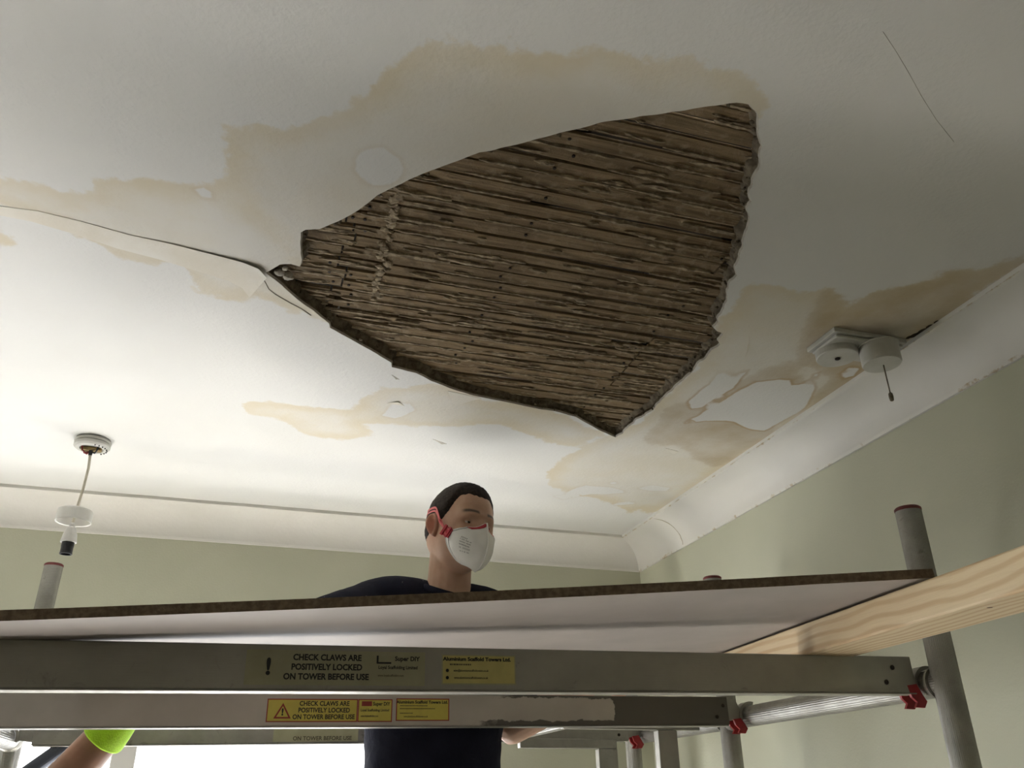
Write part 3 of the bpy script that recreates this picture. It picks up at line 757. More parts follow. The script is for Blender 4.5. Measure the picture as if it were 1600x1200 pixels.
text1('www.loyalscaffolding.com', 0.0042, M_INKFADE, s1, (loc1(611), yt, -0.0105), 0.0001, sx=0.85)
bm = bmesh.new(); bm_box(bm, loc1(588), loc1(591), yt-.0001, yt, 0.007, 0.018); bm_box(bm, loc1(588), loc1(611), yt-.0001, yt, 0.006, 0.0085)
obj('logo_mark', me_bm(bm), M_INK, s1)
s2 = sticker(b1, loc1(690), loc1(806), -0.024, 0.022, yf, M_STK_DULL, M_STK_OLIVE); s2['label'] = 'dull yellow supplier label'
text1('Aluminium Scaffold Towers Ltd.', 0.0071, M_INK, s2, (loc1(746), yt, 0.0135), 0.00035, sx=1.12)
strokes(s2, loc1(703), loc1(736), 0.0065, 0.0022)
for zz_ in (-0.0027, -0.0136): obj('icon_mark', prism([(loc1(699)+0.0026*math.cos(a), zz_+0.0026*math.sin(a)) for a in np.linspace(0, 6.28, 12, endpoint=False)], yt-0.0001, yt), M_INK, s2)
text1('sales@aluminiumscaffoldtowers.co.uk', 0.0042, M_INK, s2, (loc1(736), yt, -0.0025), 0.0001, sx=0.82)
text1('www.aluminiumscaffoldtowers.co.uk', 0.0042, M_INK, s2, (loc1(736), yt, -0.0125), 0.0001, sx=0.82)
# second beam
b2 = beam(2.0, -0.474, 1.184, 0.178, 0.2065, 0.066, M_COAT, 'pale worn aluminium beam with red and yellow warning labels, second from the camera')
def loc2(px): return onY(px, 1107, 1.985).x - (-0.474)
s3 = sticker(b2, loc2(417), loc2(559), -0.0245, 0.0225, yf, M_STK_YEL, M_STK_RED); s3['label'] = 'yellow warning label with red border and triangle'
s3b = sticker(b2, loc2(559)+0.0005, loc2(613), -0.0245, 0.0225, yf, M_STK_YEL, M_STK_RED); s3b['label'] = 'small yellow maker label with red border'
def tri(cx, cz, r, yy, m, parent, nm):
    pts_ = [(cx+r*math.cos(math.radians(a)), cz+r*math.sin(math.radians(a))) for a in (90, 210, 330)]
    return obj(nm, prism(pts_, yy-0.0002, yy), m, parent)
cx = loc2(442); tri(cx, -0.007, 0.021, yt, M_STK_RED, s3, 'warning_triangle'); tri(cx, -0.007, 0.0145, yt-0.0002, M_STK_YEL, s3, 'warning_triangle')
text('!', 0.019, M_INK, s3, (cx, yt-0.0005, -0.005), 0.0008)
for i, tt in enumerate(('CHECK CLAWS ARE', 'POSITIVELY LOCKED', 'ON TOWER BEFORE USE')):
    text(tt, 0.0132, M_INK, s3, (loc2(507), yt, 0.0125-0.0135*i), 0.00035, sx=0.90)
obj('logo_mark', box(loc2(565), loc2(581), yt-.0001, yt, 0.008, 0.018), M_STK_RED, s3b)
text('Super DIY', 0.0105, M_INK, s3b, (loc2(596), yt, 0.0125), 0.0003, sx=0.85)
text('Loyal Scaffolding Limited', 0.0072, M_INKFADE, s3b, (loc2(586), yt, -0.0005), 0.0002, sx=0.88)
text('www.loyalscaffolding.com', 0.0056, M_INKFADE, s3b, (loc2(578), yt, -0.0125), 0.0001, sx=0.66)
s4 = sticker(b2, loc2(619), loc2(702), -0.0225, 0.0245, yf, M_STK_YEL, M_STK_RED); s4['label'] = 'yellow supplier label with red border'
text('Aluminium Scaffold Towers Ltd.', 0.0088, M_INK, s4, (loc2(660), yt, 0.0165), 0.0003, sx=1.02)
strokes(s4, loc2(625), loc2(668), 0.0090, 0.0018); strokes(s4, loc2(625), loc2(645), -0.0065, 0.0018)
strokes(s4, loc2(625), loc2(680), 0.0030, 0.0018)
text('www.aluminiumscaffoldtowers.co.uk', 0.0052, M_INK, s4, (loc2(650), yt, -0.0135), 0.0001, sx=0.70)
# rear beam, faint label and box legs
b3 = beam(2.60, -0.474, 1.184, 0.178, 0.2065, 0.060, M_ALU_LEG, 'backlit grey aluminium beam behind the man, closest to the window')
def loc3(px): return onY(px, 1140, 2.585).x - (-0.474)
s5 = sticker(b3, loc3(428), loc3(560), -0.026, 0.014, yf, M_STK_OLIVE); s5['label'] = 'faded label'
text('ON TOWER BEFORE USE', 0.0145, M_INKFADE, s5, (loc3(505), yt, -0.018), 0.0003)
tre = empty('trestle', (1.0, 2.2, 0), label='grey box-section trestle frame with two upright legs right of the man', cat='trestle')
def tp(name, a, b, c, d, e_, f): return obj(name, box(a-1.0, b-1.0, c-2.2, d-2.2, e_, f, 0.0025), M_ALU_LEG, tre)
tp('top_rail', 0.82, 1.212, 2.188, 2.212, C+0.176, C+0.232)
tp('leg', 1.086, 1.142, 2.186, 2.214, 0.0, C+0.1755); tp('leg', 1.066, 1.128, 2.55, 2.578, 0.0, C+0.150)
tp('cross_rail', 0.82, 0.848, 2.2125, 2.5785, C+0.178, C+0.206)
tp('rear_rail', 0.82, 1.128, 2.552, 2.578, C+0.1505, C+0.1775)
# lower working platform (pale dusty sheet over ply) that the man stands on
dk = empty('work_platform', (0.36, 2.36, 0), label='low plywood work platform under the masked man, below the beams', cat='platform')
for k in range(5):
    obj('deck_board', box(-0.82, 0.60, -0.36+k*0.105, -0.36+k*0.105+0.102, 0.93, 0.955, 0.002), simple('pale_deck_ply', (0.60, 0.57, 0.53), 0.8, 0, (0.54, 0.51, 0.47), 6) if k == 0 else bpy.data.materials['pale_deck_ply'], dk)
for sx in (-0.78, 0.54):
    for sy in (-0.34, 0.11):
        obj('leg', box(sx, sx+0.04, sy, sy+0.04, 0, 0.9295, 0.003), M_ALU_LEG, dk)
# diagonal brace behind, with its clip
br = empty('diagonal_brace', (-0.40, 2.62, C), label='dark blue-grey diagonal brace tube under the beams at bottom left', cat='scaffold brace')
M_BRACE = simple('blue_grey_brace', (0.085, 0.095, 0.125), 0.4, 0.5)
obj('brace_tube', tube([(-0.62, 0.0, -0.38), (0.012, 0.0, 0.160)], 0.019, 20), M_BRACE, br)
obj('brace_clip', box(-0.004, 0.024, -0.022, 0.022, 0.150, 0.178, 0.003), M_ALU_LEG, br)

# ------------------------------------------------------------------ timber and board
td = Vector((0.134, 0.991, 0)).normalized()
tm_root = empty('timber_joist', ((0.846-0.134*0.42)*K1, (0.80-0.42)*K1, C+0.2215*K1+0.020*(0.38*K1-1.378)+0.0006), label='planed pale pine timber laid over the front beam', cat='timber')
tm_root.rotation_euler = (math.atan(0.020), 0, -math.atan2(td.x, td.y))
bm = bmesh.new(); bm_box(bm, 0, 0.104, 0, 1.68, 0, 0.053, 0.003)
bmesh.ops.subdivide_edges(bm, edges=[e_ for e_ in bm.edges if abs((e_.verts[0].co-e_.verts[1].co).y) > 0.5], cuts=20)
obj('plank', me_bm(bm), M_PINE, tm_root)
bm = bmesh.new()
bmesh.ops.create_circle(bm, cap_ends=True, segments=10, radius=0.004, matrix=Matrix.Translation((0.03, 0.50, -0.0004)))
obj('knot', me_bm(bm), simple('pine_knot', (0.10, 0.05, 0.025), 0.7), tm_root)
A = Vector((0.886*K1, 0.916*K1, C+0.2700*K1)); B = Vector((-0.272*K1, 1.125*K1, C+0.1970*K1))
ux = (A-B).normalized(); side = Vector((0, 0, 1)).cross(ux); side.z = 0.022; uy = (side-ux*side.dot(ux)).normalized(); uz = ux.cross(uy).normalized()
Lb = (A-B).length+0.14
board = empty('board_sheet', (0, 0, 0), label='large pale board sheet with brown chipboard edge lying tilted across the scaffold', cat='board')
Mb = Matrix.Identity(4)
for i in range(3): Mb[i][0], Mb[i][1], Mb[i][2], Mb[i][3] = ux[i], uy[i], uz[i], (A-ux*Lb)[i]
board.matrix_world = Mb
nx, nyb = 30, 10; D = 0.79; T = 0.0135
def bend(x, y): return 0.006*math.sin(math.pi*x/Lb)*0.0 - 0.004*math.sin(x*2.2)*(1-y/D)
V = []; Fc = []; 
for k, z in enumerate((0.0, T)):
    for i in range(nx+1):
        for j in range(nyb+1):
            x, y = Lb*i/nx, D*j/nyb
            rag = 0.0016*noise.noise(Vector((x*18, y*18, k*5.0))) if j in (0, nyb) else 0
            V.append((x, y+rag, z+bend(x, y)))
W_ = (nx+1)*(nyb+1)
def vi(k, i, j): return k*W_+i*(nyb+1)+j
for i in range(nx):
    for j in range(nyb):
        Fc.append((vi(0,i,j), vi(0,i,j+1), vi(0,i+1,j+1), vi(0,i+1,j))); Fc.append((vi(1,i,j), vi(1,i+1,j), vi(1,i+1,j+1), vi(1,i,j+1)))
nface = len(Fc)
for i in range(nx):
    Fc.append((vi(0,i,0), vi(0,i+1,0), vi(1,i+1,0), vi(1,i,0))); Fc.append((vi(0,i+1,nyb), vi(0,i,nyb), vi(1,i,nyb), vi(1,i+1,nyb)))
for j in range(nyb):
    Fc.append((vi(0,0,j+1), vi(0,0,j), vi(1,0,j), vi(1,0,j+1))); Fc.append((vi(0,nx,j), vi(0,nx,j+1), vi(1,nx,j+1), vi(1,nx,j)))
me = me_py(V, Fc)
me.materials.append(M_BOARD); me.materials.append(M_CHIP)
me.polygons.foreach_set('material_index', np.array([0]*nface+[1]*(len(Fc)-nface), np.int32))
obj('panel', me, None, board)

# ------------------------------------------------------------------ pendant light
P = onZ(146, 688, CEIL); px_, py_ = P.x, P.y
pend = empty('pendant_lampholder', (px_, py_, CEIL), label='stripped white pendant light flex with open ceiling rose and empty lampholder', cat='pendant light')
rose = obj('ceiling_rose', lathe([(0.036, 0.0), (0.045, -0.001), (0.047, -0.006), (0.046, -0.010), (0.043, -0.0112), (0.0455, -0.0125), (0.046, -0.020), (0.041, -0.0245), (0.030, -0.026), (0.028, -0.021), (0.010, -0.021)], 48), M_PLASTIC_OLD, pend, smooth=False)
obj('terminal_block', box(-0.026, 0.026, -0.008, 0.008, -0.031, -0.0212, 0.002), M_BRASS, rose)
for k, (ax, ay, bx_, by_) in enumerate(((-0.022, -0.012, -0.004, 0.0), (-0.020, 0.010, 0.0, -0.002), (0.018, -0.014, 0.004, 0.0))):
    w_ = tube([(ax, ay, -0.022), (ax*0.9, ay, -0.034), ((ax+bx_)/2, (ay+by_)/2, -0.039), (bx_, by_, -0.034)], 0.0022, 8); obj('wire', w_, M_REDWIRE if k < 2 else M_BLACK, rose)
bm = bmesh.new()
for k in range(9):
    a = math.radians(-70+k*16); bm_box(bm, -0.0015, 0.0015, -0.001, 0.001, -0.002, 0.002, 0, 0, Matrix.Translation((0.0385*math.cos(a), 0.0385*math.sin(a), -0.0258)) @ Matrix.Rotation(a, 4, 'Z'))
obj('terminal_slots', me_bm(bm), M_BLACK, rose)
obj('cord_grip', tube([(0.0, 0, -0.030), (0.0, 0, -0.044)], [0.006, 0.0045], 12), M_BLACK, rose)
Zc, Zh = -0.222, -0.262
obj('flex', tube([(0, 0, -0.040), (0.003, 0.002, -0.08), (0.002, 0.001, -0.14), (-0.003, 0, -0.20), (-0.004, 0, Zh+0.02)], 0.0034, 12), M_CORD, pend, smooth=True)
cup = obj('rose_cover', lathe([(0.006, -0.196), (0.034, -0.196), (0.041, -0.199), (0.0425, -0.203), (0.0435, -0.229), (0.0425, -0.231), (0.040, -0.229), (0.0395, -0.204), (0.006, -0.202)], 48, (-0.004, 0, 0)), M_PLASTIC, pend)
hold = empty('lampholder', (-0.004, 0, 0), parent=pend) if False else None
lh = obj('lampholder_cap', lathe([(0.0045, -0.232), (0.0065, -0.236), (0.0065, -0.243), (0.011, -0.247), (0.0165, -0.262), (0.0185, -0.277), (0.0195, -0.281), (0.0195, -0.284), (0.014, -0.284)], 32, (-0.004, 0, 0)), M_PLASTIC, pend, smooth=False)
obj('lampholder_skirt', lathe([(0.012, -0.284), (0.0152, -0.2845), (0.0152, -0.296), (0.0146, -0.297), (0.0146, -0.311), (0.0152, -0.312), (0.0152, -0.315), (0.0125, -0.315), (0.0125, -0.292), (0.003, -0.292)], 32, (-0.004, 0, 0)), M_BLACK, pend)

# ------------------------------------------------------------------ pull switch on its plate
sw = empty('pull_switch', (1.207, 1.318, CEIL), label='white pull-cord switch and blank round cover on a ceiling plate by the cornice', cat='switch')
pa = Vector((1.121-1.207, 1.276-1.318)); 
bm = bmesh.new(); bm_box(bm, -0.090, 0.094, -0.048, 0.050, -0.011, 0.0, 0.0015); bm_box(bm, -0.083, 0.088, -0.042, 0.044, -0.019, -0.0112, 0.003)
obj('mounting_plate', me_bm(bm), M_PLASTIC_OLD, sw)
obj('blank_cover', lathe([(0.044, -0.0192), (0.044, -0.032), (0.0425, -0.034), (0.0045, -0.0345)], 40, (-0.040, 0.018, 0)), M_PLASTIC_OLD, sw)
obj('screw', lathe([(0.006, -0.0347), (0.0058, -0.037), (0.003, -0.0385)], 14, (-0.040, 0.018, 0)), M_NAIL, sw)
sb = obj('switch_body', lathe([(0.043, -0.0192), (0.043, -0.021), (0.0405, -0.0215), (0.0405, -0.060), (0.0385, -0.064), (0.004, -0.0645)], 44, (0.031, -0.030, 0)), M_PLASTIC_OLD, sw)
obj('pull_cord', tube([(0.034, -0.030, -0.0646), (0.0342, -0.030, -0.10), (0.035, -0.0295, -0.136)], 0.0014, 8), M_DKCORD, sw)
obj('cord_pull', lathe([(0.0012, -0.1285), (0.0042, -0.132), (0.0048, -0.139), (0.0042, -0.147), (0.003, -0.149)], 14, (0.035, -0.0295, 0)), M_DKCORD, sw)

#==PEOPLE==
# ------------------------------------------------------------------ people
from mathutils.bvhtree import BVHTree
def voxel(bm, vox, it=4, fac=0.5):
    me = me_bm(bm); o = bpy.data.objects.new('tmp', me); col.objects.link(o)
    r = o.modifiers.new('r', 'REMESH'); r.mode = 'VOXEL'; r.voxel_size = vox; r.use_smooth_shade = True
    s = o.modifiers.new('s', 'SMOOTH'); s.factor = fac; s.iterations = it
    dg = bpy.context.evaluated_depsgraph_get(); out = bpy.data.meshes.new_from_object(o.evaluated_get(dg))
    bpy.data.objects.remove(o); bpy.data.meshes.remove(me); out.materials.clear(); out.shade_smooth(); return out
def bm_limb(bm, pts, rad, n=18):
    """tapered limb with rounded ends, densified along a smooth path"""
    pts = [Vector(p) for p in pts]; P, Rr = [], []
    for i in range(len(pts)-1):
        p0, p1, p2, p3 = pts[max(i-1, 0)], pts[i], pts[i+1], pts[min(i+2, len(pts)-1)]
        for k in range(5):
            t = k/5
            P.append(0.5*((2*p1)+(p2-p0)*t+(2*p0-5*p1+4*p2-p3)*t*t+(3*p1-p0-3*p2+p3)*t**3)); Rr.append(rad[i]+(rad[i+1]-rad[i])*t)
    P.append(pts[-1]); Rr.append(rad[-1])
    d0 = (P[0]-P[1]).normalized(); d1 = (P[-1]-P[-2]).normalized()
    P2 = [P[0]+d0*Rr[0]*0.75, P[0]+d0*Rr[0]*0.5] + P + [P[-1]+d1*Rr[-1]*0.5, P[-1]+d1*Rr[-1]*0.75]
    R2 = [Rr[0]*0.45, Rr[0]*0.84] + Rr + [Rr[-1]*0.84, Rr[-1]*0.45]
    bm_loft(bm, tube_rings(P2, R2, n))
def bm_rings(bm, rings, n=40, p=2.4):
    """closed trunk from (centre, rx, ry, yaw) rings"""
    R = []
    for c, rx, ry, yaw in rings:
        ring = []
        for j in range(n):
            a = 2*math.pi*j/n; ca, sa = math.cos(a), math.sin(a); k = (abs(ca)**p+abs(sa)**p)**(-1/p)
            x, y = rx*ca*k, ry*sa*k
            ring.append(Vector((c[0]+x*math.cos(yaw)-y*math.sin(yaw), c[1]+x*math.sin(yaw)+y*math.cos(yaw), c[2])))
        R.append(ring)
    bm_loft(bm, R)
def bm_hand(bm, wrist, d, nrm, curls, thumb=1, s=1.0, fat=0.0):
    """palm and five jointed fingers; d runs to the fingertips, nrm is the palm side normal"""
    d = Vector(d).normalized(); nrm = Vector(nrm); nrm = (nrm-d*nrm.dot(d)).normalized(); ac = d.cross(nrm)*thumb; w_ = Vector(wrist)
    R = []
    for t, wx, th in ((-0.012, 0.024, 0.018), (0.012, 0.030, 0.018), (0.04, 0.040, 0.0165), (0.07, 0.042, 0.0145), (0.088, 0.040, 0.011)):
        c = w_+d*t*s
        R.append([c+ac*math.cos(2*math.pi*j/16)*(wx+fat)*s+nrm*math.sin(2*math.pi*j/16)*(th+fat)*s for j in range(16)])
    bm_loft(bm, R)
    for i, (off, L, r) in enumerate(((0.031, 0.074, 0.0088), (0.0105, 0.084, 0.0092), (-0.0105, 0.078, 0.0088), (-0.031, 0.060, 0.0078))):
        p = w_+d*(0.080-0.004*abs(i-1))*s+ac*off*s; dd = d.copy(); pts_ = [p-d*0.012*s, p]
        for k, f in enumerate((0.45, 0.30, 0.25)):
            a = curls[i][k]; dd = (dd*math.cos(a)+nrm*math.sin(a)*1.0) if k == 0 else (Matrix.Rotation(-a*thumb, 3, ac) @ dd if False else None) or dd
            if k > 0:
                q = dd.cross(ac).normalized(); q = q if q.dot(nrm) > -1 else -q
                side_ = (nrm - dd*nrm.dot(dd)); side_ = side_.normalized() if side_.length > 1e-3 else -d
                if nrm.dot(dd) > 0.98: side_ = -d
                dd = (dd*math.cos(a)+side_*math.sin(a)).normalized()
            p = p+dd*L*f*s; pts_.append(p)
        rr = [(r+fat)*s, (r+fat)*s, (r*0.95+fat)*s, (r*0.88+fat)*s, (r*0.75+fat)*s]
        bm_loft(bm, tube_rings(pts_ + [pts_[-1]+dd*r*0.6], rr + [r*0.45*s], 12))
    p0 = w_+d*0.022*s+ac*0.026*s; t1 = (ac*0.75+d*0.75+nrm*0.25).normalized(); t2 = (d*0.9+ac*0.15+nrm*0.5).normalized()
    pts_ = [p0, p0+t1*0.034*s, p0+t1*0.034*s+t2*0.030*s, p0+t1*0.034*s+t2*0.052*s]
    bm_loft(bm, tube_rings(pts_, [(0.0135+fat)*s, (0.011+fat)*s, (0.010+fat)*s, 0.006*s], 12))

# ---- head shape in its own space: +y face, +z crown, +x the person's right
def head_shape(nu=120, nv=84):
    V = []
    for i in range(nv+1):
        ph = math.pi*i/nv
        for j in range(nu):
            th = 2*math.pi*j/nu; V.append((math.sin(ph)*math.cos(th), math.sin(ph)*math.sin(th), math.cos(ph)))
    d = np.array(V); p = 2.35
    k = (np.abs(d)**p).sum(1)**(-1/p); d = d*k[:, None]
    x = d[:, 0]*0.0765; y = d[:, 1]*np.where(d[:, 1] > 0, 0.099, 0.104); z = d[:, 2]*0.122
    t = np.clip(-z/0.122, 0, 1); front = sm(0.0, 0.05, y); up_ = np.clip(z/0.122, 0, 1)
    x = x*(1-0.30*t**1.6)*(1-0.06*front*up_)
    x = x*(1+0.02*sm(-.02, -.08, y))
    y = np.where(y < 0, y*(1-0.50*sm(0.3, 1.0, t)), y*(1-0.05*up_**2))
    z = z + 0.010*front*sm(0.75, 1.0, t)*0 + np.where(y < -0.02, 0.03*sm(0.6, 1, t), 0)
    ax_ = np.abs(x)
    g = lambda cx, cz, sx_, sz_: np.exp(-((ax_-cx)/sx_)**2-((z-cz)/sz_)**2)*front
    y = y + 0.0065*g(0.028, 0.025, 0.022, 0.0085) + 0.003*g(0, 0.022, 0.012, 0.010)
    y = y - 0.0150*g(0.032, 0.003, 0.0165, 0.0115)
    y = y + 0.0050*g(0.047, -0.022, 0.016, 0.013) - 0.004*g(0.045, -0.06, 0.016, 0.02)
    nz = np.interp(z, [-0.052, -0.046, -0.036, -0.015, 0.006, 0.018], [0, 0.010, 0.027, 0.019, 0.010, 0.0]); nw = np.interp(z, [-0.046, -0.034, 0.0], [0.016, 0.0135, 0.0085])
    y = y + nz*np.exp(-(x/nw)**2)*front
    y = y + 0.008*g(0, -0.066, 0.03, 0.020) + 0.020*g(0, -0.103, 0.028, 0.018)
    x = x + np.sign(x)*(0.006*np.exp(-((y-0.02)/0.03)**2-((z+0.065)/0.03)**2) - 0.004*np.exp(-((y-0.055)/0.02)**2-((z-0.03)/0.02)**2))
    P = np.stack([x, y, z], 1)
    F = [(i*nu+j, (i+1)*nu+j, (i+1)*nu+(j+1) % nu, i*nu+(j+1) % nu) for i in range(nv) for j in range(nu)]
    return P, F
HP, HF = head_shape()
def bm_add(bm, P, F):
    vs_ = [bm.verts.new(tuple(p)) for p in P]
    for f in F:
        q = []
        for i in f:
            if vs_[i] not in q: q.append(vs_[i])
        if len(q) > 2: bm.faces.new(q)
    return vs_
def head_closed():
    bm = bmesh.new(); bm_add(bm, HP, HF); bmesh.ops.remove_doubles(bm, verts=bm.verts, dist=1e-5); bmesh.ops.recalc_face_normals(bm, faces=bm.faces[:]); return bm
def bm_ear(bm, side, M):
    """cupped ear: rim, hollow and lobe"""
    nr, na = 9, 36; V = []; F = []
    for layer in (0, 1):
        for i in range(nr+1):
            r = i/nr
            for j in range(na):
                a = 2*math.pi*j/na; ca, sa = math.cos(a), math.sin(a)
                wy = 0.0180*(1.0+0.12*sa)*(1-0.22*float(sm(0.25, 1.0, -sa))); hz = 0.033
                yy, zz = -r*ca*wy, r*sa*hz
                rim = 0.0085*math.exp(-((r-0.86)/0.11)**2)*(1-0.7*float(sm(0.3, 0.95, -ca))*0)
                hollow = -0.013*math.exp(-((yy+0.001)/0.007)**2-((zz+0.004)/0.011)**2)
                anti = 0.004*math.exp(-((math.hypot(yy+0.004, (zz-0.004)*0.75)-0.0115)/0.003)**2)*(1 if ca < 0.4 else 0.2)
                h = 0.006+rim+hollow+anti if layer == 0 else -0.004-0.003*(1-r)
                out = h + 0.010*max(0, -yy/0.0175)**1.0*0.9      # back edge stands away from the skull
                V.append(M @ Vector((side*(0.0735+out), -0.010+yy-0.10*zz*0+(-0.15*zz), -0.004+zz)))
    off = (nr+1)*na
    for L in (0, 1):
        for i in range(nr):
            for j in range(na):
                F.append((L*off+i*na+j, L*off+i*na+(j+1) % na, L*off+(i+1)*na+(j+1) % na, L*off+(i+1)*na+j))
    for j in range(na): F.append((nr*na+j, nr*na+(j+1) % na, off+nr*na+(j+1) % na, off+nr*na+j))
    sub = bmesh.new(); bm_add(sub, V, F); bmesh.ops.remove_doubles(sub, verts=sub.verts, dist=2e-5)
    tmp = me_bm(sub); bm.from_mesh(tmp); bpy.data.meshes.remove(tmp)
def hairline(az):
    return np.interp(az, [0, 0.45, 0.75, 0.92, 1.08, 1.25, 1.42, 1.52, 1.62, 1.80, 1.95, 2.15, 3.15], [0.079, 0.081, 0.074, 0.054, 0.030, 0.010, -0.006, -0.004, 0.026, 0.028, 0.0, -0.030, -0.045])
def hair_mesh(M):
    bm = bmesh.new(); bm_add(bm, HP, HF); bmesh.ops.remove_doubles(bm, verts=bm.verts, dist=1e-5); bmesh.ops.recalc_face_normals(bm, faces=bm.faces[:]); bm.normal_update()
    kill = []
    for v in bm.verts:
        az = abs(math.atan2(v.co.x, v.co.y)); dd = v.co.z-float(hairline(az)) + 0.004*noise.noise(v.co*120)
        if dd < -0.012: kill.append(v)
        h = 0.0105*float(sm(-0.004, 0.030, dd))*(0.55+0.45*float(sm(0.0, 0.07, v.co.z))) + (0.006*float(sm(0.05, 0.11, v.co.y))*float(sm(0.06, 0.085, v.co.z)))
        h = -0.004 + (h+0.004)*float(sm(-0.005, 0.006, dd))
        v.co = v.co + v.normal*(h + 0.0016*noise.noise(v.co*190)*float(sm(0, .01, dd)))
    bmesh.ops.delete(bm, geom=kill, context='VERTS')
    bmesh.ops.transform(bm, matrix=M, verts=bm.verts[:])
    me = me_bm(bm, normals=True); me.shade_smooth(); return me
def head_matrix(pos, face, pitch, roll):
    f = Vector((face[0], face[1], 0)).normalized(); f = (f*math.cos(pitch)+Vector((0, 0, 1))*math.sin(pitch)).normalized()
    r = f.cross(Vector((0, 0, 1))).normalized(); u = r.cross(f)
    c, s = math.cos(roll), math.sin(roll); r, u = r*c+u*s, u*c-r*s
    M = Matrix.Identity(4)
    for i in range(3): M[i][0], M[i][1], M[i][2], M[i][3] = r[i], f[i], u[i], pos[i]
    return M
def eyes(root, M, Minv_base, gaze=(0.0, 0.0)):
    for s in (-1, 1):
        c = Vector((s*0.0315, 0.0715, 0.003)); bm = bmesh.new()
        bmesh.ops.create_uvsphere(bm, u_segments=24, v_segments=16, radius=0.0122, matrix=M @ Matrix.Translation(c))
        e_ = obj('eye', me_bm(bm), M_EYE, root, smooth=True)
        g = Vector((gaze[0], 1, gaze[1])).normalized(); bm = bmesh.new()
        rings = []
        for rr in (0.0060, 0.0055, 0.0035, 0.0006):
            dpt = math.sqrt(0.01245**2-rr**2); u, v = frame(g)
            rings.append([M @ (c+g*dpt+u*rr*math.cos(6.283*k/18)+v*rr*math.sin(6.283*k/18)) for k in range(18)])
        bm_loft(bm, rings); obj('iris', me_bm(bm), M_IRIS, e_, smooth=True)
def bm_lids(bm, M):
    for s in (-1, 1):
        c = Vector((s*0.0315, 0.0712, 0.003))
        for lo, hi, rad, out in ((6, 62, 0.0139, 0.0), (-62, -19, 0.0136, 0.0)):
            n, m_ = 8, 18; R = []
            for layer in (rad, rad-0.0022):
                for i in range(n+1):
                    row = []
                    for j in range(m_+1):
                        az = math.radians(-78+156*j/m_); f = math.cos(az)**0.6
                        edge = lo if lo > 0 else hi
                        el0 = lo*f if lo > 0 else lo; el1 = hi if lo > 0 else hi*f
                        el = math.radians(el0+(el1-el0)*i/n)
                        row.append(M @ (c+layer*Vector((math.sin(az)*math.cos(el), math.cos(az)*math.cos(el), math.sin(el)))))
                    R.append(row)
            V = [p for r_ in R for p in r_]; W = m_+1; F = []
            for L in (0, 1):
                for i in range(n):
                    for j in range(m_):
                        a = (L*(n+1)+i)*W+j; F.append((a, a+1, a+W+1, a+W))
            for i in (0, n):
                for j in range(m_): a = i*W+j; b_ = (n+1+i)*W+j; F.append((a, a+1, b_+1, b_))
            bm_add(bm, V, F)

def rebase(me, base):
    me.transform(Matrix.Translation(-Vector(base)))
def build_person(base, label, HM, trunk, limbs, hands, skin, vox, name='person'):
    bm = head_closed(); bmesh.ops.transform(bm, matrix=HM, verts=bm.verts[:])
    bm_rings(bm, trunk)
    for pts_, rad in limbs: bm_limb(bm, pts_, rad)
    for h in hands: bm_hand(bm, *h)
    me = voxel(bm, vox, 3, 0.45)
    b2_ = bmesh.new(); b2_.from_mesh(me); bm_lids(b2_, HM)
    for s in (-1, 1): bm_ear(b2_, s, HM)
    me2 = bpy.data.meshes.new('body'); b2_.to_mesh(me2); b2_.free(); bpy.data.meshes.remove(me)
    n = len(me2.vertices); co = np.empty(n*3); me2.vertices.foreach_get('co', co); co = co.reshape(-1, 3)
    Mi = np.array(HM.inverted()); L = co@Mi[:3, :3].T+Mi[:3, 3]; x, y, z = L.T; ax_ = np.abs(x)
    near = (np.abs(x) < .12) & (np.abs(y) < .15) & (z > -.16) & (z < .15)
    jaw = sm(-0.030, -0.055, z)*sm(-0.005, 0.03, y)*sm(-0.165, -0.13, z)
    bz = 0.0285+0.0035*np.cos((ax_-0.030)/0.022*1.2)-0.05*np.clip(ax_-0.042, 0, 1)
    brow = np.exp(-((z-bz)/0.0042)**4)*sm(0.010, 0.016, ax_)*sm(0.056, 0.046, ax_)*sm(0.04, 0.06, y)*0.85
    glow = np.exp(-((ax_-0.085)/0.018)**2-((y+0.012)/0.022)**2-((z+0.002)/0.035)**2)  # ear mask for the painted light shining through
    for nm, a in (('stubble', jaw), ('brow', brow), ('ear_glow', glow)):
        at = me2.attributes.new(nm, 'FLOAT', 'POINT'); at.data.foreach_set('value', (a*near).astype(np.float32))
    rebase(me2, base); me2.shade_smooth()
    o = obj(name, me2, skin, label=label, cat='person'); o.location = base; return o
def up(x, y, z): return (x, y, C+z)
def cloth(name, build, m, base, root, vox=0.006, it=6, wr=0.006, seed=0.0):
    bm = bmesh.new(); build(bm); me = voxel(bm, vox, it, 0.5)
    n = len(me.vertices); co = np.empty(n*3); me.vertices.foreach_get('co', co); nn = np.empty(n*3); me.vertex_normals.foreach_get('vector', nn)
    co = co.reshape(-1, 3); nn = nn.reshape(-1, 3)
    k = np.array([noise.noise(Vector((p[0]*9+seed, p[1]*9, p[2]*13)))*0.6+noise.noise(Vector((p[0]*22+seed, p[1]*22, p[2]*26)))*0.3 for p in co.tolist()])
    co += nn*(k*wr)[:, None]; me.vertices.foreach_set('co', co.ravel()); me.update()
    rebase(me, base); me.shade_smooth(); return obj(name, me, m, root)

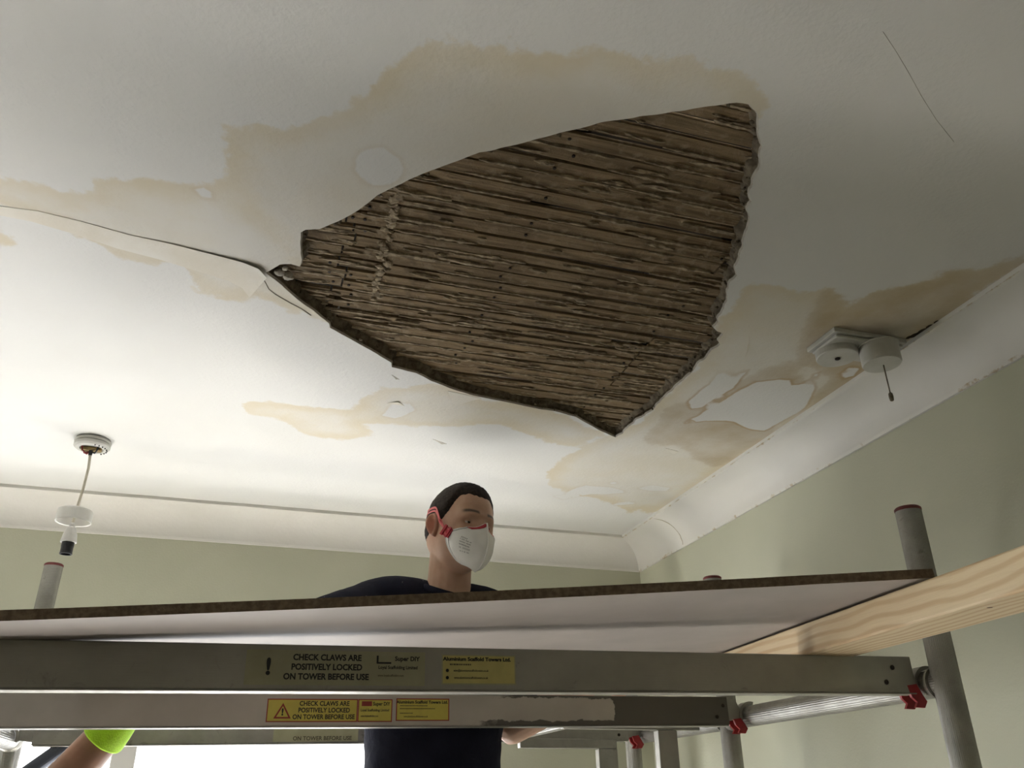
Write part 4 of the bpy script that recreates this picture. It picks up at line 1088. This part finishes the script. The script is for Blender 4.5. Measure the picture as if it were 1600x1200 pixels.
# ---- the man in the mask
base1 = Vector((0.48, 2.18, 0.955))
HM1 = head_matrix((0.516, 2.095, C+0.646), (0.36, -0.933), math.radians(-5), math.radians(6)) @ Matrix.Scale(0.965, 4)
neck0 = Vector(HM1 @ Vector((0, -0.028, -0.045))); neck1 = Vector(up(0.498, 2.15, 0.455))
TR1 = [(up(0.475, 2.18, -0.20), 0.150, 0.098, 0), (up(0.475, 2.175, -0.05), 0.148, 0.095, 0), (up(0.478, 2.17, 0.10), 0.146, 0.093, 0), (up(0.482, 2.165, 0.24), 0.158, 0.10, 0),
       (up(0.487, 2.16, 0.36), 0.165, 0.098, 0), (up(0.492, 2.155, 0.43), 0.135, 0.078, 0), (up(0.497, 2.15, 0.47), 0.075, 0.058, 0)]
SR, ER, WR_ = up(0.300, 2.165, 0.452), up(0.115, 1.985, 0.345), up(0.215, 1.770, 0.322)
SL, EL, WL_ = up(0.690, 2.150, 0.410), up(0.690, 2.225, 0.178), up(0.850, 2.080, 0.268)
limbs1 = [([neck0, neck0.lerp(neck1, 0.5), neck1], [0.056, 0.056, 0.064]),
          ([up(0.42, 2.16, 0.44), SR], [0.06, 0.052]), ([SR, Vector(SR).lerp(Vector(ER), .45), ER], [0.052, 0.049, 0.040]), ([ER, Vector(ER).lerp(Vector(WR_), .35), WR_], [0.040, 0.042, 0.028]),
          ([up(0.57, 2.16, 0.445), SL], [0.06, 0.052]), ([SL, Vector(SL).lerp(Vector(EL), .45), EL], [0.052, 0.048, 0.041]), ([EL, Vector(EL).lerp(Vector(WL_), .35), WL_], [0.041, 0.042, 0.029])]
for s in (-1, 1):
    limbs1.append(([(0.478+s*0.082, 2.18, C-0.14), (0.478+s*0.095, 2.165, C-0.52), (0.478+s*0.10, 2.19, 0.955+0.10)], [0.085, 0.058, 0.042]))
hands1 = [(Vector(WR_)+Vector((0.004, -0.012, 0)), (0.25, -0.95, -0.10), (0, 0, -1), [(0.12, 0.15, 0.1)]*4, -1), (Vector(WL_)+Vector((0.006, -0.004, 0.003)), (0.90, -0.43, -0.02), (0, 0, -1), [(0.1, 0.2, 0.2)]*4, 1)]
man = build_person(base1, 'man in navy T-shirt and white dust mask standing behind the board', HM1, TR1, limbs1, hands1, M_SKIN, 0.0032)
def shirt1(bm):
    bm_rings(bm, [(c, rx+0.017, ry+0.017, w_) for c, rx, ry, w_ in TR1[:5]] + [(up(0.492, 2.155, 0.425), 0.150, 0.088, 0), (up(0.492, 2.165, 0.470), 0.098, 0.062, 0), (up(0.488, 2.178, 0.505), 0.070, 0.045, 0)])
    m1 = Vector(SR).lerp(Vector(ER), 0.66); bm_limb(bm, [up(0.44, 2.165, 0.465), up(0.37, 2.168, 0.472), SR, Vector(SR).lerp(Vector(ER), .35), m1], [0.060, 0.064, 0.064, 0.063, 0.062])
    m2_ = Vector(SL).lerp(Vector(EL), 0.62); bm_limb(bm, [up(0.555, 2.162, 0.462), up(0.62, 2.158, 0.450), SL, m2_], [0.062, 0.062, 0.064, 0.064])
shirt = cloth('t_shirt', shirt1, M_SHIRT, base1, man, 0.006, 5, 0.007)
# ribbed collar band
axn = (neck0-neck1).normalized(); R = []
cc = Vector(up(0.501, 2.138, 0.492))
tl_ = (Vector((0, 0, 1))+Vector((0.20, -0.34, 0))).normalized(); u, v = frame(tl_)
for k in range(48):
    a = 2*math.pi*k/48; o_ = u*math.cos(a)+v*math.sin(a); c = cc+o_*0.070
    R.append([c+o_*0.007*math.cos(q)+tl_*0.0085*math.sin(q) for q in np.linspace(0, 2*math.pi, 8, endpoint=False)])
bm = bmesh.new(); bm_loft(bm, R, closed_path=True); me = me_bm(bm); rebase(me, base1); obj('collar', me, M_SHIRT, shirt, smooth=True)
def trousers1(bm):
    bm_rings(bm, [(up(0.475, 2.18, -0.26), 0.170, 0.118, 0), (up(0.475, 2.18, -0.12), 0.170, 0.116, 0)])
    for s in (-1, 1): bm_limb(bm, [(0.478+s*0.080, 2.18, C-0.20), (0.478+s*0.095, 2.165, C-0.52), (0.478+s*0.10, 2.19, 0.955+0.09)], [0.100, 0.075, 0.068])
cloth('trousers', trousers1, M_TROUSER, base1, man, 0.008, 5, 0.008, 3.0)
def boot_mesh(x, y, z, yaw=0.0):
    bm = bmesh.new(); R = []
    for t, wx, h in ((0.10, 0.030, 0.085), (0.075, 0.038, 0.11), (0.0, 0.040, 0.115), (-0.06, 0.043, 0.085), (-0.12, 0.047, 0.058), (-0.165, 0.042, 0.046), (-0.185, 0.022, 0.034)):
        R.append([Vector((wx*math.cos(a)*(1 if math.sin(a) > 0 else 1.05), t, max(0.0, h*0.5+h*0.5*math.sin(a)))) for a in np.linspace(0, 2*math.pi, 16, endpoint=False)])
    bm_loft(bm, R); bmesh.ops.transform(bm, matrix=Matrix.Translation((x, y, z)) @ Matrix.Rotation(yaw, 4, 'Z'), verts=bm.verts[:]); return me_bm(bm)
for s in (-1, 1):
    me = boot_mesh(0.478+s*0.10, 2.195, 0.9555); rebase(me, base1); obj('boot', me, M_BOOT, man, smooth=True)
me = hair_mesh(HM1); rebase(me, base1); obj('hair', me, M_HAIR, man)
TB = Matrix.Translation(-base1)
eyes(man, TB @ HM1, None, (-0.18, -0.02))

# ---- respirator mask, in head space then carried to the man
hb = head_closed(); bvh = BVHTree.FromBMesh(hb)
def spline(pts_, n):
    pts_ = [Vector(p) for p in pts_]; out = []
    m_ = len(pts_)-1
    for k in range(n+1):
        t = k/n*m_; i = min(int(t), m_-1); t -= i
        p0, p1, p2, p3 = pts_[max(i-1, 0)], pts_[i], pts_[i+1], pts_[min(i+2, m_)]
        out.append(0.5*((2*p1)+(p2-p0)*t+(2*p0-5*p1+4*p2-p3)*t*t+(3*p1-p0-3*p2+p3)*t**3))
    return out
EDGE = [(0.005, 0.118, 0.001), (0.018, 0.108, -0.008), (0.036, 0.092, -0.017), (0.053, 0.074, -0.022), (0.066, 0.050, -0.030), (0.067, 0.044, -0.050), (0.057, 0.050, -0.078), (0.047, 0.061, -0.102), (0.033, 0.074, -0.117), (0.012, 0.088, -0.123)]
SEAM = [(0.0, 0.1195, 0.002), (0.0, 0.1265, -0.014), (0.0, 0.1335, -0.032), (0.0, 0.1375, -0.050), (0.0, 0.1385, -0.067), (0.0, 0.1365, -0.083), (0.0, 0.131, -0.097), (0.0, 0.123, -0.109), (0.0, 0.111, -0.118), (0.0, 0.097, -0.1235)]
NE, NU = 44, 12
ed_, se_ = spline(EDGE, NE), spline(SEAM, NE)
def lift(p, off):
    q, nr_, _, dist = bvh.find_nearest(p)
    if nr_.dot(q-Vector((0, 0, -0.01))) < 0: nr_ = -nr_
    if (p-q).dot(nr_) < off: return q+nr_*off
    return p
def on_face(p, off):
    q, nr_, _, dist = bvh.find_nearest(p)
    if nr_.dot(q-Vector((0, 0, -0.01))) < 0: nr_ = -nr_
    return q+nr_*off
ed_ = [on_face(p, 0.0035) for p in ed_]
def panel_pt(i, u_, s, extra=0.0):
    a, b = ed_[i], se_[i]; p = a.lerp(b, u_)
    vv = i/NE; bul = math.sin(math.pi*u_)**0.8*(0.003+0.012*float(sm(0.12, 0.6, vv)))*math.sin(math.pi*min(max(vv, 0.02), 0.98))**0.6
    p = p+Vector((0.86, 0.38, -0.10 if vv > .6 else 0.05))*bul
    if u_ < 0.85: p = lift(p, 0.0032)
    p = p+Vector((0.80, 0.5, 0))*extra
    return Vector((p.x*s, p.y, p.z))
M1 = TB @ HM1
mask = empty('respirator_mask', (0, 0, 0)); mask.parent = man
bm = bmesh.new()
for s in (-1, 1):
    V = []; F = []
    for i in range(NE+1):
        for k in range(NU+1): V.append(M1 @ panel_pt(i, k/NU, s))
    for i in range(NE):
        for k in range(NU): a = i*(NU+1)+k; F.append((a, a+1, a+NU+2, a+NU+1))
    bm_add(bm, V, F)
bmesh.ops.remove_doubles(bm, verts=bm.verts, dist=5e-5); bmesh.ops.recalc_face_normals(bm, faces=bm.faces[:])
shell = obj('mask_shell', me_bm(bm), M_MASK, mask, smooth=True)
md = shell.modifiers.new('t', 'SOLIDIFY'); md.thickness = 0.0016; md.offset = 1.0
for s in (-1, 1):
    obj('edge_seam', tube([M1 @ panel_pt(i, 0.0, s, 0.0008) for i in range(NE+1)], [(0.0026, 0.0014)]*(NE+1), 8), M_MASK, mask, smooth=True)
    # stitched line just inside the edge
    obj('weld_line', tube([M1 @ panel_pt(i, 0.085, s, 0.0022) for i in range(2, NE-1)], 0.0006, 6), M_INKGREY, mask)
obj('centre_seam', tube([M1 @ (p+Vector((0, 0.0015, 0))) for p in se_], 0.0021, 8), M_MASK, mask, smooth=True)
mb_ = bmesh.new()
for s in (-1, 1):
    bm_add(mb_, [panel_pt(i, k/NU, s) for i in range(NE+1) for k in range(NU+1)], [(i*(NU+1)+k, i*(NU+1)+k+1, (i+1)*(NU+1)+k+1, (i+1)*(NU+1)+k) for i in range(NE) for k in range(NU)])
mbvh = BVHTree.FromBMesh(mb_); mb_.free()
# red nose strip along the top edge on both panels
for s in (-1, 1):
    n = 10; top_, bot_ = [], []
    for k in range(n+1):
        L_ = (se_[k+1]-ed_[k+1]).length
        top_.append(M1 @ panel_pt(k+1, min(0.45, 0.0035/L_), s, 0.0032)); bot_.append(M1 @ panel_pt(k+1, min(0.98, 0.0185/L_), s, 0.0032))
    V = top_+bot_; F = [(k, k+1, n+2+k, n+1+k) for k in range(n)]
    st = obj('nose_strip', me_py(V, F), M_MASKRED, mask, smooth=True); md = st.modifiers.new('t', 'SOLIDIFY'); md.thickness = 0.0012; md.offset = 0
# buckles and straps
for s in (-1, 1):
    ic = int(NE*0.47); c = panel_pt(ic, 0.02, s, 0.003); nrm = Vector((s*0.86, 0.45, 0.05)).normalized()
    a1 = Vector((s*-0.35, 0.80, -0.42)); a1 = (a1-nrm*a1.dot(nrm)).normalized(); a2 = nrm.cross(a1)
    Mx = Matrix.Identity(4)
    for i in range(3): Mx[i][0], Mx[i][1], Mx[i][2], Mx[i][3] = a1[i], a2[i], nrm[i], c[i]
    bm = bmesh.new()
    bm_box(bm, -0.013, 0.011, -0.013, 0.013, -0.001, 0.003, 0.001); bm_box(bm, -0.017, -0.009, -0.015, 0.015, 0.0015, 0.006, 0.0012); bm_box(bm, 0.0, 0.006, -0.015, 0.015, 0.0025, 0.0055, 0.0012)
    bmesh.ops.transform(bm, matrix=M1 @ Mx, verts=bm.verts[:]); obj('strap_buckle', me_bm(bm), M_MASKRED, mask)
    for dz, off, b0 in ((0.0, 0.0085, 0.008), (0.009, 0.0095, -0.008)):
        path = [c+a2*b0*s+nrm*0.004, Vector((s*0.078, 0.030, -0.012+dz*0.6)), Vector((s*0.084, 0.008, 0.020+dz*0.6)), Vector((s*0.086, -0.012, 0.034+dz)), Vector((s*0.075, -0.05, 0.036+dz)), Vector((s*0.045, -0.092, 0.036+dz)), Vector((0.0, -0.112, 0.036+dz))]
        sp = spline(path, 40); sp = [sp[0], sp[1]] + [on_face(p, off if k > 8 else 0.0045) if abs(p.x) > 0 and k > 3 else p for k, p in enumerate(sp[2:], 2)]
        obj('strap', tube([M1 @ p for p in sp], [(0.0012, 0.0030)]*len(sp), 8), M_STRAP, mask, smooth=True)
# small grey print on the right-hand panel
bm = bmesh.new(); random.seed(5)
for r_, (n, big) in enumerate(((5, 1), (14, 0), (13, 0), (14, 0), (9, 0), (12, 0))):
    for k in range(n):
        if random.random() < 0.12: continue
        i = 19+r_*1.7; u0 = 0.40+0.020*k*(14/ max(n, 9))*(1.0 if not big else 1.1); i2 = i+(1.1 if big else 0.75)
        def pp(ii, uu):
            lo = int(ii); f = ii-lo
            return M1 @ panel_pt(lo, uu, 1, 0.0023).lerp(panel_pt(lo+1, uu, 1, 0.0023), f)
        du = 0.013 if big else 0.010
        vs_ = [bm.verts.new(p) for p in (pp(i, u0), pp(i, u0+du), pp(i2, u0+du), pp(i2, u0))]; bm.faces.new(vs_)
obj('printed_lines', me_bm(bm), M_INKGREY, mask, kind='stuff')
hb.free()

# ---- second worker: gloved hand on the second beam, the rest of him below the picture
base2 = Vector((-0.78, 2.30, 0.0))
HM2 = head_matrix((-0.80, 2.27, 1.68), (0.75, -0.65), math.radians(12), 0)
def z_(x, y, z): return (x, y, z)
TR2 = [(z_(-0.78, 2.31, 0.88), 0.155, 0.10, 0), (z_(-0.78, 2.31, 1.02), 0.15, 0.098, 0), (z_(-0.78, 2.305, 1.18), 0.152, 0.098, 0), (z_(-0.775, 2.30, 1.34), 0.165, 0.105, 0), (z_(-0.77, 2.30, 1.44), 0.165, 0.10, 0), (z_(-0.775, 2.30, 1.51), 0.13, 0.08, 0), (z_(-0.78, 2.295, 1.55), 0.07, 0.058, 0)]
S2, E2, W2 = Vector((-0.565, 2.26, 1.645)), Vector((-0.375, 2.170, 1.925)), Vector(up(-0.222, 2.075, 0.172))
S3, E3, W3 = Vector((-0.96, 2.31, 1.46)), Vector((-1.02, 2.28, 1.16)), Vector((-0.97, 2.12, 0.96))
n0 = Vector(HM2 @ Vector((0, -0.028, -0.045)))
limbs2 = [([n0, (-0.78, 2.29, 1.53)], [0.056, 0.064]), ([(-0.68, 2.30, 1.49), S2], [0.062, 0.055]), ([S2, S2.lerp(E2, .45), E2], [0.055, 0.05, 0.042]), ([E2, E2.lerp(W2, .35), W2], [0.043, 0.046, 0.034]),
          ([(-0.87, 2.30, 1.48), S3], [0.06, 0.052]), ([S3, S3.lerp(E3, .45), E3], [0.052, 0.048, 0.04]), ([E3, E3.lerp(W3, .35), W3], [0.041, 0.042, 0.029])]
for s in (-1, 1): limbs2.append(([(-0.78+s*0.085, 2.31, 0.90), (-0.78+s*0.095, 2.29, 0.50), (-0.78+s*0.10, 2.31, 0.10)], [0.085, 0.058, 0.042]))
hd2 = (W2-E2).normalized()
hands2 = [(W3+Vector((0.0, -0.008, -0.012)), (0.10, -0.55, -0.80), (1, 0, 0), [(0.2, 0.3, 0.3)]*4, -1)]
G_CURL = [(0.55, 0.5, 0.35), (0.6, 0.5, 0.35), (0.6, 0.5, 0.35), (0.6, 0.55, 0.4)]
gw = W2+hd2*0.012; gd = Vector((0.42, -0.12, 0.90)); gn = Vector((0.35, -0.93, -0.25))
hands2.append((gw, gd, gn, G_CURL, 1))
wk = build_person(base2, 'worker in a yellow glove reaching up to the second beam at bottom left', HM2, TR2, limbs2, hands2, M_SKIN2, 0.0045)
def glove2(bm):
    bm_hand(bm, gw, gd, gn, G_CURL, 1, 1.04, 0.0028)
glv = cloth('glove', glove2, M_GLOVE, base2, wk, 0.0034, 2, 0.0008)
cuff0, cuff1 = W2-hd2*0.050, gw+Vector(gd).normalized()*0.030
bm = bmesh.new(); Rr = tube_rings([cuff0, cuff0+hd2*0.004, W2-hd2*0.02, W2+hd2*0.005, cuff1], [(0.049, 0.045), (0.050, 0.046), (0.046, 0.042), (0.041, 0.036), (0.043, 0.030)], 28)
for r_ in Rr:
    for k, p in enumerate(r_): p += Vector((noise.noise(p*40), noise.noise(p*40+Vector((9, 0, 0))), 0))*0.0025
bm_loft(bm, Rr, cap=False); me = me_bm(bm); rebase(me, base2); cf_ = obj('cuff', me, M_GLOVE, glv, smooth=True)
md = cf_.modifiers.new('t', 'SOLIDIFY'); md.thickness = 0.002
def shirt2(bm):
    bm_rings(bm, [(c, rx+0.016, ry+0.016, w_) for c, rx, ry, w_ in TR2[:5]] + [(z_(-0.775, 2.30, 1.505), 0.145, 0.088, 0), (z_(-0.778, 2.297, 1.535), 0.095, 0.07, 0)])
    bm_limb(bm, [(-0.70, 2.30, 1.48), S2, S2.lerp(E2, .5), E2, E2.lerp(W2, 0.16)], [0.062, 0.066, 0.060, 0.054, 0.051])
    bm_limb(bm, [(-0.86, 2.30, 1.47), S3, S3.lerp(E3, .7)], [0.06, 0.063, 0.06])
cloth('t_shirt', shirt2, M_SHIRT2, base2, wk, 0.007, 5, 0.006, 5.0)
def trousers2(bm):
    bm_rings(bm, [(z_(-0.78, 2.31, 0.80), 0.172, 0.118, 0), (z_(-0.78, 2.31, 0.95), 0.172, 0.116, 0)])
    for s in (-1, 1): bm_limb(bm, [(-0.78+s*0.082, 2.31, 0.84), (-0.78+s*0.095, 2.29, 0.50), (-0.78+s*0.10, 2.31, 0.09)], [0.10, 0.076, 0.068])
cloth('trousers', trousers2, M_TROUSER, base2, wk, 0.009, 5, 0.008, 8.0)
for s in (-1, 1):
    me = boot_mesh(-0.78+s*0.10, 2.315, 0.0005); rebase(me, base2); obj('boot', me, M_BOOT, wk, smooth=True)
me = hair_mesh(HM2); rebase(me, base2); obj('hair', me, M_HAIR, wk)
eyes(wk, Matrix.Translation(-base2) @ HM2, None, (0, 0.2))
